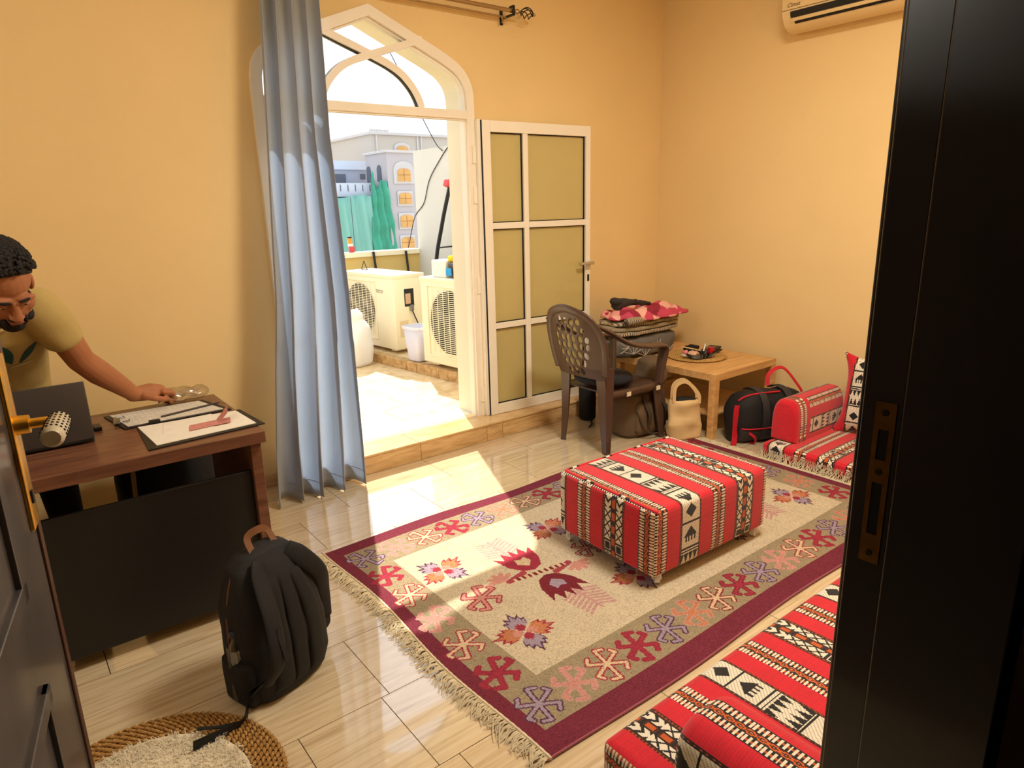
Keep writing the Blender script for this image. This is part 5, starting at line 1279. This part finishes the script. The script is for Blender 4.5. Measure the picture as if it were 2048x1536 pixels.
for k, (z, s) in enumerate(((.56, 0), )):
    b = B(); b.obox(q1(.0, .175, .50)-rd_*.001, ax1, (.002, .055, .085)); b.obj('service_hole', 'unit_dark', u1)
    B().obox(q1(-.004, .16, .49), ax1, (.003, .03, .05), .002).obj('terminal_block', mat('terminal', (196, 160, 130), .6), u1)
    B().tube(bez([q1(-.012, .19, .40), q1(-.03, .20, .34), q1(-.05, .25, .2), q1(-.06, .30, .08)], 6), .006, 8).obj('drain_cable', 'black_plastic', u1, smooth=.8)
    B().obox(q1(-.014, .19, .40), ax1, (.012, .02, .03), .004).obj('plug', 'steel', u1)
B().obox(q1(-.001, .10, .2), ax1, (.001, .05, .08)).obj('rating_plate', mat('plate_tan', (214, 196, 158), .6), u1)
u2, q2, ax2 = outdoor_unit('outdoor_unit', .36, .03, .222, .83, .36, .75, .42, .275, 'cream outdoor air-conditioner unit, the near one half hidden by the door frame')
def text_mesh(txt, size, m, par, M, name='lettering', ext=.0006, shear=0):
    c = bpy.data.curves.new(name, 'FONT'); c.body = txt; c.size = size; c.extrude = ext; c.shear = shear; t = bpy.data.objects.new('t', c); COL.objects.link(t)
    dg = bpy.context.evaluated_depsgraph_get(); me = bpy.data.meshes.new_from_object(t.evaluated_get(dg)); bpy.data.objects.remove(t)
    o = bpy.data.objects.new(name, me); COL.objects.link(o); me.materials.clear(); me.materials.append(MATS[m]); o.parent = par; o.matrix_basis = M; return o
pz = Vector(q1(.30, 0, .545)+rn*.002)-Vector(u1['org'])
text_mesh('TECO', .045, 'steel', u1, Matrix.Translation(pz) @ Matrix((Vector(-rd_), Vector((0, 0, 1)), Vector(rn))).transposed().to_4x4())
text_mesh('Climat', .032, 'ac_dark', ac, Matrix.Translation((4.2605-4.37, 2.60-2.2, 2.712-2.575)) @ Matrix(((0, 0, -1), (-1, 0, 0), (0, 1, 0))).to_4x4(), shear=.3)
# things around the units
b = B(); tr = q1(.62, .12, .742)
P = [tr+np.array([0, 0, .0]), tr+rd_*.11, tr+rd_*.055+np.array([0, 0, .085])]
for i in range(3): b.tube([P[i], P[(i+1) % 3]], .0045, 6)
b.obj('wire_bracket', mat('wire_dark', (50, 44, 34), .5), label='small triangular wire bracket on the far outdoor unit', cat='bracket')
for (s, lab) in ((.40, 'black rod leaning on the parapet, left of the two behind the unit'), (.12, 'black rod leaning on the parapet, right of the two behind the unit')):
    p = q1(s+.35, .30+(.12 if s < .2 else .0), .74); p = np.array([3.50 if s > .2 else 3.90, 6.86, .20]); t_ = np.array([3.475 if s > .2 else 3.885, 6.955, 1.105 if s > .2 else 1.09])
    B().tube([p, t_], .014, 10).obj('black_rod', 'black_plastic', label=lab, cat='rod', group='black rods behind the outdoor units')
pbn = thing('plastic_bin', tuple(lpt(1.36, .12, .19)), 'pale translucent plastic bin between the two outdoor units', 'bin')
glass_mat('bin_plastic', (.93, .93, .96), .05, .2, s2l((226, 224, 236)), .7)
c = lpt(1.36, .10, .197); b = B(); rg = [sring(c+np.array([0, 0, z]), rd_, rn, w, w*.8, 4, 36) for z, w in ((0, .17), (.01, .18), (.31, .25), (.315, .25))]
b.loft(rg[:3], cap=False); b.add(rg[0], [tuple(range(36))]); b.obj('body', 'bin_plastic', pbn, smooth=.7, solid=.004)
b = B().loft([sring(c+np.array([0, 0, z]), rd_, rn, w, w*.8+.01, 4, 36) for z, w in ((.295, .262), (.318, .268))], cap=False); b.obj('rim', 'bin_plastic', pbn, solid=.005)
wbg = thing('white_bag', (2.72, 5.95, .1), 'white knotted plastic bag standing on the balcony floor', 'bag')
cloth_trans('bag_white', s2l((232, 230, 228)), s2l((230, 230, 230)), .25, .02)
b = blob((2.72, 5.93, .101), (1, 0, 0), (0, -1, 0), [(0, .18, .16, 0), (.04, .25, .22, 0), (.2, .30, .26, 0), (.36, .24, .2, 0), (.44, .14, .10, 0), (.5, .16, .08, 0), (.56, .06, .04, 0)], 2.3).noise(.035, 7, 3); b.xf(lambda p: (p[0], p[1], max(p[2], .1015))); b.obj('film', 'bag_white', wbg, smooth=4)
ld = thing('ladder', (3.85, 5.9, .185), 'dark folding ladder with a red top cap leaning on the white balcony wall', 'ladder')
for (p0, p1, p2, p3) in (((3.66, 5.92, .205), (3.80, 6.18, .92), (3.90, 6.18, 1.38), (4.035, 6.2, 1.78)), ((3.78, 5.7, .205), (3.895, 5.92, .95), (3.97, 6.0, 1.25), (4.045, 6.03, 1.55))):
    B().sweep(bez([p0, p1, p2, p3], 8), [(-.018, -.010), (.018, -.010), (.018, .010), (-.018, .010)], up=(0, 1, 0)).obj('rail', 'unit_dark', ld)
for z_, a, c in ((.7, .6, .62), ): B().tube([(3.845, 6.18, 1.15), (3.95, 5.98, 1.17)], .008, 8).obj('rung', 'unit_dark', ld)
for f in (.35, .6): B().tube([(3.66+.14*f, 5.92+.26*f, .19+.73*f), (3.78+.115*f, 5.7+.22*f, .19+.76*f)], .009, 8).obj('rung', 'unit_dark', ld)
B().obox((4.02, 6.2, 1.80), (nrm((.3, 0, .9)), (0, 1, 0), nrm((.9, 0, -.3))), (.035, .045, .04), .012).obj('top_cap', mat('cap_red', (205, 60, 60), .5), ld, label='red plastic top cap')
B().obox(q2(.62, .14, .828), ax2, (.10, .09, .073), .012).obj('white_box', 'white_plastic', label='white plastic box standing on the near outdoor unit', cat='box')
tbx = thing('toolbox', tuple(q2(.40, .13, .75)), 'dark grey toolbox with a blue label on the near outdoor unit', 'toolbox')
b = B(); b.loft([sring(q2(.40, .13, .757+z), rd_, rn, w, w*.8, 5, 28) for z, w in ((0, .16), (.10, .19), (.105, .21), (.125, .21))]); b.obj('body', mat('tool_grey', (78, 76, 78), .5), tbx, smooth=.6)
B().obox(q2(.47, .043, .81), ax2, (.035, .003, .03)).obj('label_patch', mat('label_blue', (30, 150, 210), .5), tbx, label='blue label')
b = B().ell(q2(.50, .10, .915), (.03, .03, .03), 12, 8).noise(.012, 50, 2); b.obj('yellow_rag', mat('rag_yellow', (232, 196, 30), .8), label='bright yellow rag on the toolbox', cat='rag')
od = thing('parapet_ornament', (3.255, 7.05, 1.105), 'small red and yellow painted ornament on the parapet beside the curtain', 'ornament')
B().box(3.23, 3.29, 7.03, 7.06, 1.105, 1.17, .004).obj('base', mat('orn_red', (206, 70, 74), .6), od); B().box(3.225, 3.275, 7.03, 7.06, 1.17, 1.20, .004).obj('band', 'white_plastic', od); B().box(3.22, 3.27, 7.03, 7.06, 1.20, 1.26, .006).obj('top', mat('orn_yellow', (214, 150, 70), .6), od); B().box(3.225, 3.265, 7.03, 7.06, 1.26, 1.275, .003).obj('cap', 'unit_dark', od)
B().tube(bez([(4.06, 7.75, 3.6), (4.06, 7.38, 3.3), (4.06, 6.9, 2.72), (4.06, 6.5, 2.25), (4.065, 6.36, 2.14)], 6), .005, 6).obj('hanging_cable', 'black_plastic', smooth=.8, label='thin black cable hanging down from above the balcony', cat='cable')
B().tube(bez([(4.072, 6.24, 2.186), (4.07, 6.42, 2.06), (4.07, 6.66, 1.86), (4.07, 6.80, 1.62), (4.075, 6.99, 1.50), (4.06, 7.05, 1.40), (4.03, 7.10, 1.2), (4.0, 7.1, 1.112)], 6), .005, 6).obj('wall_cable', 'black_plastic', smooth=.8, label='thin black cable running down the white balcony wall', cat='cable')
B().tube([(4.074, 6.05, 1.35+.05*math.sin(0))]+[(4.074, 6.05+.05*math.sin(a), 1.4-.05*math.cos(a)) for a in np.linspace(0, 2*PI, 20)], .003, 6).obj('cable_loop', 'black_plastic', label='small loop of wire on the white balcony wall', cat='cable')

# ------------------------------------------------------------------ the street beyond
mat('ground_sand', (196, 182, 160), .95, var=.1, vscale=.2)
B().box(-60, 90, 8, 140, -9.2, -9).obj('ground', 'ground_sand', kind='structure')
mat('b_lilac', (176, 168, 168), .9, var=.02, vscale=.5); mat('b_beige', (182, 172, 160), .9, var=.02, vscale=.5); mat('b_grey', (158, 162, 176), .9); mat('b_white', (192, 198, 208), .9); mat('b_orange', (200, 152, 88), .7, var=.12, vscale=2); mat('b_dark', (90, 94, 104), .8)
mat('b_line', (168, 120, 66), .8); mat('b_trim', (190, 184, 180), .9)
def arched(w, h, n=10, flat=.5):
    p = [(-w/2, 0), (w/2, 0), (w/2, h*(1-flat*.4))]
    for k in range(1, n): a = PI*k/n; p.append((w/2*math.cos(a), h*(1-flat*.4)+h*flat*.4*math.sin(a)))
    p.append((-w/2, h*(1-flat*.4))); return p
t1 = thing('apartment_tower', (16.8, 33, -9), 'lilac grey apartment tower with boarded orange windows', 'building')
B().box(16.03, 17.56, 30, 32.2, -9, 4.17).obj('wall', 'b_lilac', t1)
B().box(15.95, 17.64, 29.9, 32.3, 4.17, 4.28, .02).obj('cornice', 'b_trim', t1)
B().prism([(16.89+a, z) for a, z in arched(1.12, .9, 12, 1.0)] if False else [(16.89+x, 2.75+z) for x, z in arched(1.1, 1.05, 12, 1.0)], 29.95, 30.0, 1).obj('arch_surround', 'b_trim', t1)
for z0, z1 in ((2.86, 3.46), (1.80, 2.33), (.70, 1.30), (-.30, .24), (-1.35, -.8)):
    B().box(16.46, 17.30, 29.93, 30.0, z0-.09, z1+.09, .02).obj('window_surround', 'b_trim', t1)
    w = B().prism([(16.88+x, z0+z) for x, z in arched(.70, z1-z0, 8, .6)], 29.90, 29.99, 1).obj('window', 'b_orange', t1)
    B().box(16.865, 16.885, 29.885, 29.9, z0+.03, z1-.05).obj('window_bar', 'b_line', w); B().box(16.55, 17.2, 29.885, 29.9, (z0+z1)/2-.01, (z0+z1)/2+.01).obj('window_bar', 'b_line', w)
for y_, z_ in ((30.8, 2.9), (31.9, 2.9)):
    B().prism([(y_+x, z_+z) for x, z in arched(.4, .75, 8, .8)], 15.99, 16.03, 0).obj('side_window', 'b_dark', t1)
t2 = thing('penthouse_block', (22, 38, -9), 'beige flat-roofed block rising behind the tower', 'building')
B().box(18.35, 30, 36, 42, -9, 5.62).obj('wall', 'b_beige', t2); B().box(18.2, 30.2, 35.85, 42, 5.62, 5.78, .03).obj('cornice', 'b_trim', t2)
for x in (18.62, 21.25, 21.5): B().box(x, x+.09, 35.93, 36.0, -2, 5.62).obj('pilaster', 'b_trim', t2)
for k in range(8): B().box(18.55+.16*k, 18.66+.16*k, 36.5, 36.6, 5.78, 5.97).obj('roof_crenel', 'b_trim', t2)
B().prism([(20.26+x, 4.5+z) for x, z in arched(1.0, .75, 10, .8)], 35.92, 36.0, 1).obj('window_surround', 'b_trim', t2); B().prism([(20.26+x, 4.5+z) for x, z in arched(.74, .58, 10, .8)], 35.88, 35.95, 1).obj('window', 'b_orange', t2)
t3 = thing('grey_building', (14, 35, -9), 'pale grey low building with small dark windows behind the netting', 'building')
B().box(5, 16.55, 33, 38, -9, 3.55).obj('wall', 'b_grey', t3); B().box(5, 16.62, 32.9, 38, 3.55, 3.97).obj('parapet', 'b_white', t3)
for x0, x1, z0, z1 in ((14.6, 15.25, 2.93, 3.33), (16.07, 16.33, 3.1, 3.35), (13.4, 13.8, 2.95, 3.33)): B().box(x0, x1, 32.94, 33.02, z0, z1).obj('window', 'b_dark', t3)
t4 = thing('white_balcony', (12, 31.5, 2.2), 'white balcony parapet with slits above the green netting', 'balcony')
B().box(8, 15.75, 31, 32.85, 2.2, 2.83).obj('parapet', 'b_white', t4)
for k in range(9): B().box(12.5+.38*k, 12.53+.38*k, 30.97, 31.02, 2.45, 2.75).obj('slit', 'b_dark', t4)
B().box(8, 15.6, 31.2, 32.85, -9, 2.2).obj('wall', 'b_grey', t4)
mat('net_green', (124, 176, 160), .8, var=.14, vscale=1.2, bump=.4, bscale=14, stretch=(1, 1, .3)); mat('net_dark', (66, 150, 122), .7, var=.2, vscale=1.5, bump=.4, bscale=14)
nt1 = thing('scaffold_net', (13, 30.7, -9), 'pale green construction netting hung on the building across the street', 'netting')
B().grid(lambda u, v: (8+7.35*u+(.55*(1-v)**1.0)*u, 30.6-.12*math.sin(u*40)*(1-v*.5)-.08*math.sin(u*90+v*5), -9+11.2*v+.06*math.sin(u*22)*v), 90, 24).obj('sheet', 'net_green', nt1, smooth=4, solid=.02)
for x in (14.35, 12.9, 11.4): B().tube([(x, 30.42, -9), (x-.12, 30.42, 2.15)], .018, 6).obj('rope', 'b_dark', nt1)
nt2 = thing('scaffold_net', (15.5, 30.3, -9), 'darker green netting bunched at the corner of the tower', 'netting')
def dn_(u, v):
    zt = np.interp(u, [0, .35, .6, 1], [3.4, 2.55, 2.95, 2.85]); zb = -9; z = zb+(zt-zb)*v; w = np.interp(z, [-9, 0, 2.4, 3.4], [1.1, .95, .55, .45])
    return (15.25+.05*(3.4-z)*0+w*(u-.35)+.35, 29.9+.08*math.sin(u*16+z)+.06*math.sin(z*5)+.6*(1-u), z)
B().grid(dn_, 24, 60).obj('sheet', 'net_dark', nt2, smooth=4, solid=.02)
# ------------------------------------------------------------------ the person behind the desk
mat('skin', (172, 112, 76), .55, var=.06, vscale=14, spec=.3); mat('hair_black', (20, 15, 13), .7, bump=1, bscale=140); mat('shirt', (190, 166, 104), .9, bump=.25, bscale=350, var=.05, vscale=9); mat('trousers', (16, 16, 20), .85); mat('eye_white', (215, 205, 195), .3); mat('eye_dark', (20, 12, 8), .2); mat('lip', (140, 78, 62), .5)
def remesh(o, vox, smooth=6, fac=.5):
    r = o.modifiers.new('remesh', 'REMESH'); r.mode = 'VOXEL'; r.voxel_size = vox; r.use_smooth_shade = True
    s = o.modifiers.new('smooth', 'SMOOTH'); s.iterations = smooth; s.factor = fac
pe = thing('person', (0, 3.4, 0), 'person in a beige T-shirt leaning over the desk, one hand on the papers', 'person')
HC = np.array([.045, 2.78, 1.345])
hf = nrm((.22, -.74, -.62)); hs = nrm(np.cross((0, 0, 1), hf)); hs = nrm(hs-hf*np.dot(hs, hf)); hu = np.cross(hf, hs)
if hu[2] < 0: hu = -hu
tilt = math.radians(8); hs, hu = hs*math.cos(tilt)+hu*math.sin(tilt), hu*math.cos(tilt)-hs*math.sin(tilt)
HS = 1.10
def hp(s, f, u): return HC+(hs*s+hf*f+hu*u)*HS
RH = np.array([hs, hf, hu])
body = B()
def E_(s, f, u, rs, rf, ru, n=18, m=12): body.ell(hp(s, f, u), (rs*HS, rf*HS, ru*HS), n, m, RH)
E_(0, -.012, .035, .076, .096, .088, 24, 16)      # skull
E_(0, .030, -.045, .060, .060, .075)              # face
E_(0, .048, -.095, .036, .036, .028)              # chin
for s in (-1, 1):
    E_(s*.040, .052, -.035, .026, .026, .028)     # cheekbones
    E_(s*.03, .082, .012, .030, .014, .011)       # brow ridge
    E_(s*.046, .02, -.08, .02, .035, .022)        # jaw
    E_(s*.079, -.012, -.02, .010, .019, .032)     # ears
    E_(s*.028, .079, -.008, .014, .010, .008)     # eyelids
body.caps([hp(0, .090, -.002), hp(0, .104, -.030), hp(0, .109, -.043)], [.010*HS, .012*HS, .014*HS], 10)  # nose
for s in (-1, 1): E_(s*.012, .099, -.046, .009, .009, .008, 10, 8)
E_(0, .086, -.068, .022, .012, .007); E_(0, .084, -.079, .020, .012, .007)
NB = np.array([.0, 2.99, 1.225])
body.caps([hp(0, -.03, -.05), HC*.45+NB*.55+np.array([0, .02, -.0]), NB], [.058, .058, .066], 16)
# arms: his left one reaches to the papers
SL = np.array([.150, 2.985, 1.215]); EL = np.array([.245, 3.045, 1.015]); WL = np.array([.415, 3.125, .828]); 
SR = np.array([-.225, 2.99, 1.205]); ER = np.array([-.31, 2.95, .96]); WR = np.array([-.20, 2.88, .80])
body.caps([SL, SL*.5+EL*.5+np.array([.008, 0, -.004]), EL], [.060, .055, .049], 16)
body.caps([EL, EL*.68+WL*.32+np.array([.0, 0, -.004]), EL*.3+WL*.7, WL], [.048, .050, .040, .031], 16)
body.caps([SR, SR*.5+ER*.5, ER], [.056, .050, .042], 16); body.caps([ER, ER*.65+WR*.35, WR], [.042, .043, .028], 16)
def hand(W, dirv, side, sgn):
    """relaxed half-closed hand: palm and five bent fingers"""
    d = nrm(dirv); sd = nrm(np.asarray(side)-d*np.dot(side, d)); up = np.cross(d, sd); up = up if up[2] > 0 else -up
    K = 1.18; P = lambda a, b_, c: W+(d*a+sd*b_+up*c)*K
    body.caps([P(-.01, 0, 0), P(.02, 0, .002), P(.05, 0, .004), P(.078, 0, .002)], [.030, .034, .037, .032], 14)
    body.ell(P(.055, 0, -.001), (.042, .042, .020), 16, 10, np.array([d, sd, up]))
    for k, (o, L) in enumerate(((-.032, .88), (-.011, 1.0), (.011, .95), (.031, .76))):
        b0 = P(.082, o, .004); b1 = P(.082+.036*L, o*1.05, -.002); b2 = P(.082+.046*L, o*1.05, -.028*L); b3 = P(.082+.028*L, o, -.044*L)
        body.caps([b0, b1, b2, b3], [.0132, .0118, .0106, .0094], 10)
    body.caps([P(.02, sgn*.026, -.004), P(.045, sgn*.045, -.012), P(.075, sgn*.045, -.020), P(.098, sgn*.030, -.024)], [.017, .0145, .0128, .0108], 10)
hand(WL+np.array([.006, .004, -.002]), (.95, .22, -.10), (-.2, 1, 0), -1)
hand(WR, (.6, -.3, -.1), (.4, .8, 0), 1)
bo = body.obj('body', 'skin', pe, smooth=4); remesh(bo, .0042, 5, .45)
# hair cap, beard, brows, eyes
hb = B()
V = []; F = []; n1, n2 = 40, 22
from mathutils import noise as MN
for i in range(n2+1):
    for j in range(n1):
        th = PI*.64*i/n2; a = 2*PI*j/n1; d = np.array([math.sin(th)*math.cos(a), math.sin(th)*math.sin(a), math.cos(th)])
        front = max(0, d[1]); lim = PI*(.60-.335*front**.9-.03*abs(d[0])); th2 = min(th, lim*1.0); th2 = lim*i/n2
        d = np.array([math.sin(th2)*math.cos(a), math.sin(th2)*math.sin(a), math.cos(th2)])
        k = 1+.04*MN.noise(Vector(d*9))+.03*MN.noise(Vector(d*22))
        hh = (1-(i/n2)**3)
        p = np.array([d[0]*(.076+.013*hh+.004), -.012+d[1]*(.097+.013*hh+.004), .035+d[2]*(.089+.022*hh)])
        p = np.array([p[0]*k, -.012+(p[1]+.012)*k, .035+(p[2]-.035)*k]); V.append(hp(*p))
for i in range(n2):
    for j in range(n1): F.append((i*n1+j, (i+1)*n1+j, (i+1)*n1+(j+1) % n1, i*n1+(j+1) % n1))
hb.add(V, F)
for q in range(1500):
    th = PI*.5*rnd.random(); a = 2*PI*rnd.random(); d = np.array([math.sin(th)*math.cos(a), math.sin(th)*math.sin(a), math.cos(th)])
    if th > PI*(.52-.30*max(0, d[1])**.9): continue
    p = hp(d[0]*.090, -.012+d[1]*.111, .035+d[2]*.110); hb.ell(p, (.0045+.004*rnd.random(),)*3, 6, 4)
ho = hb.obj('hair', 'hair_black', pe, smooth=4)
bd = B()
def bell(s, f, u, rs, rf, ru): bd.ell(hp(s, f, u), (rs*HS, rf*HS, ru*HS), 16, 10, RH)
bell(0, .060, -.105, .036, .034, .026); bell(0, .091, -.060, .024, .009, .006); bell(0, .083, -.092, .020, .016, .012)
for s in (-1, 1): bell(s*.027, .073, -.078, .009, .019, .020); bell(s*.045, .035, -.095, .020, .036, .018); bell(s*.060, .010, -.062, .014, .028, .030)
beo = bd.obj('beard', 'hair_black', pe, smooth=4); remesh(beo, .004, 3, .4)
for s in (-1, 1):
    e = B().ell(hp(s*.029, .081, -.010), (.0125*HS, .0068*HS, .0040*HS), 14, 10, RH).obj('eye', 'eye_white', pe, smooth=4)
    B().ell(hp(s*.029, .0862, -.0125), (.0045*HS, .0025*HS, .0032*HS), 10, 8, RH).obj('iris', 'eye_dark', e, smooth=4)
    B().caps([hp(s*.013, .098, .014), hp(s*.030, .098, .018), hp(s*.050, .080, .011)], [.004, .005, .003], 8).obj('eyebrow', 'hair_black', pe, smooth=4)
B().ell(hp(0, .097, -.0725), (.019*HS, .005*HS, .006*HS), 14, 8, RH).obj('lips', 'lip', pe, smooth=4)
# T-shirt: torso and sleeves
sh = B()
def tring(c, a, n, w, d, k=32): return sring(c, a, n, w, d, 2.4, k)
tx = np.array([1, 0.06, 0]); 
rg = []
for (c, w, d) in (((-.03, 3.39, .86), .36, .25), ((-.03, 3.37, .93), .37, .25), ((-.03, 3.26, 1.05), .38, .25), ((-.035, 3.13, 1.14), .41, .24), ((-.035, 3.05, 1.195), .43, .23), ((-.03, 3.0, 1.225), .30, .16), ((-.01, 2.985, 1.24), .16, .14)):
    t = nrm((0, -.75, .62)) if c[2] > .95 else nrm((0, -.4, .9)); nn = nrm(np.cross(tx, t)); rg.append(tring(c, nrm(tx), nn, w, d))
sh.loft(rg)
for S, E2 in ((SL, EL), (SR, ER)):
    d = nrm(E2-S); sh.caps([S-d*.02+np.array([-.015 if S[0] > 0 else .015, .005, .005]), S+d*.03, S+d*.10], [.082, .078, .072], 18)
so = sh.noise(.006, 16, 3).obj('t_shirt', 'shirt', pe, smooth=4); remesh(so, .008, 4, .5)
cb_ = B(); cc = np.array([-.005, 2.965, 1.232]); t = nrm((.1, -.75, .5)); a1 = nrm(np.cross(t, (1, 0, 0))); a2 = np.cross(t, a1)
cb_.tube([cc+(a1*math.cos(a)+a2*math.sin(a))*.072 for a in np.linspace(0, 2*PI, 25)[:-1]], .007, 8, closed=True); cb_.obj('collar', 'shirt', so, smooth=4)
mat('print_teal', (38, 86, 84), .8, var=.2, vscale=40); mat('print_line', (226, 214, 180), .8)
def leafm(c, ang, L, w, m, name='print_leaf'):
    b = B(); ca, sa = math.cos(ang), math.sin(ang); b.grid(lambda u, v: (c[0]+(u-.5)*L*ca-(v-.5)*w*math.sin(PI*u)*sa, c[1], c[2]+(u-.5)*L*sa+(v-.5)*w*math.sin(PI*u)*ca), 16, 6)
    o = b.obj(name, m, so, smooth=4); s = o.modifiers.new('wrap', 'SHRINKWRAP'); s.target = so; s.wrap_method = 'PROJECT'; s.use_project_y = True; s.use_project_z = False; s.use_project_x = False; s.use_negative_direction = True; s.use_positive_direction = True; s.offset = .003; s.wrap_mode = 'ABOVE_SURFACE'
    return o
leafm((.015, 2.98, 1.075), 1.9, .10, .045, 'print_teal'); leafm((.085, 2.99, 1.07), .95, .11, .022, 'print_teal'); leafm((.06, 3.0, 1.02), .2, .09, .006, 'print_line'); leafm((-.06, 2.98, 1.08), 2.4, .10, .04, 'print_teal')
tr_ = B(); rgp = [tring(c, (1, 0, 0), (0, 1, 0), w, d) for (c, w, d) in (((-.03, 3.40, .98), .33, .22), ((-.03, 3.41, .90), .36, .25), ((-.03, 3.42, .82), .37, .26), ((-.03, 3.42, .76), .35, .25))]
tr_.loft(rgp)
for s, kx__, fx_ in ((-1, -.15, -.16), (1, .10, .12)): tr_.caps([(-.03+s*.085, 3.42, .80), (kx__, 3.40, .46), (fx_, 3.45, .10)], [.105, .078, .058], 18)
to = tr_.obj('trousers', 'trousers', pe, smooth=4); remesh(to, .010, 4, .5)
for fx_ in (-.16, .12):
    b = B(); b.caps([(fx_, 3.46, .045), (fx_+.01, 3.36, .042), (fx_+.015, 3.27, .036)], [.042, .044, .034], 14); b.xf(lambda p: (p[0], p[1], max(p[2], .003))); b.obj('shoe', mat('shoe_dark', (28, 24, 22), .6), pe, smooth=4)
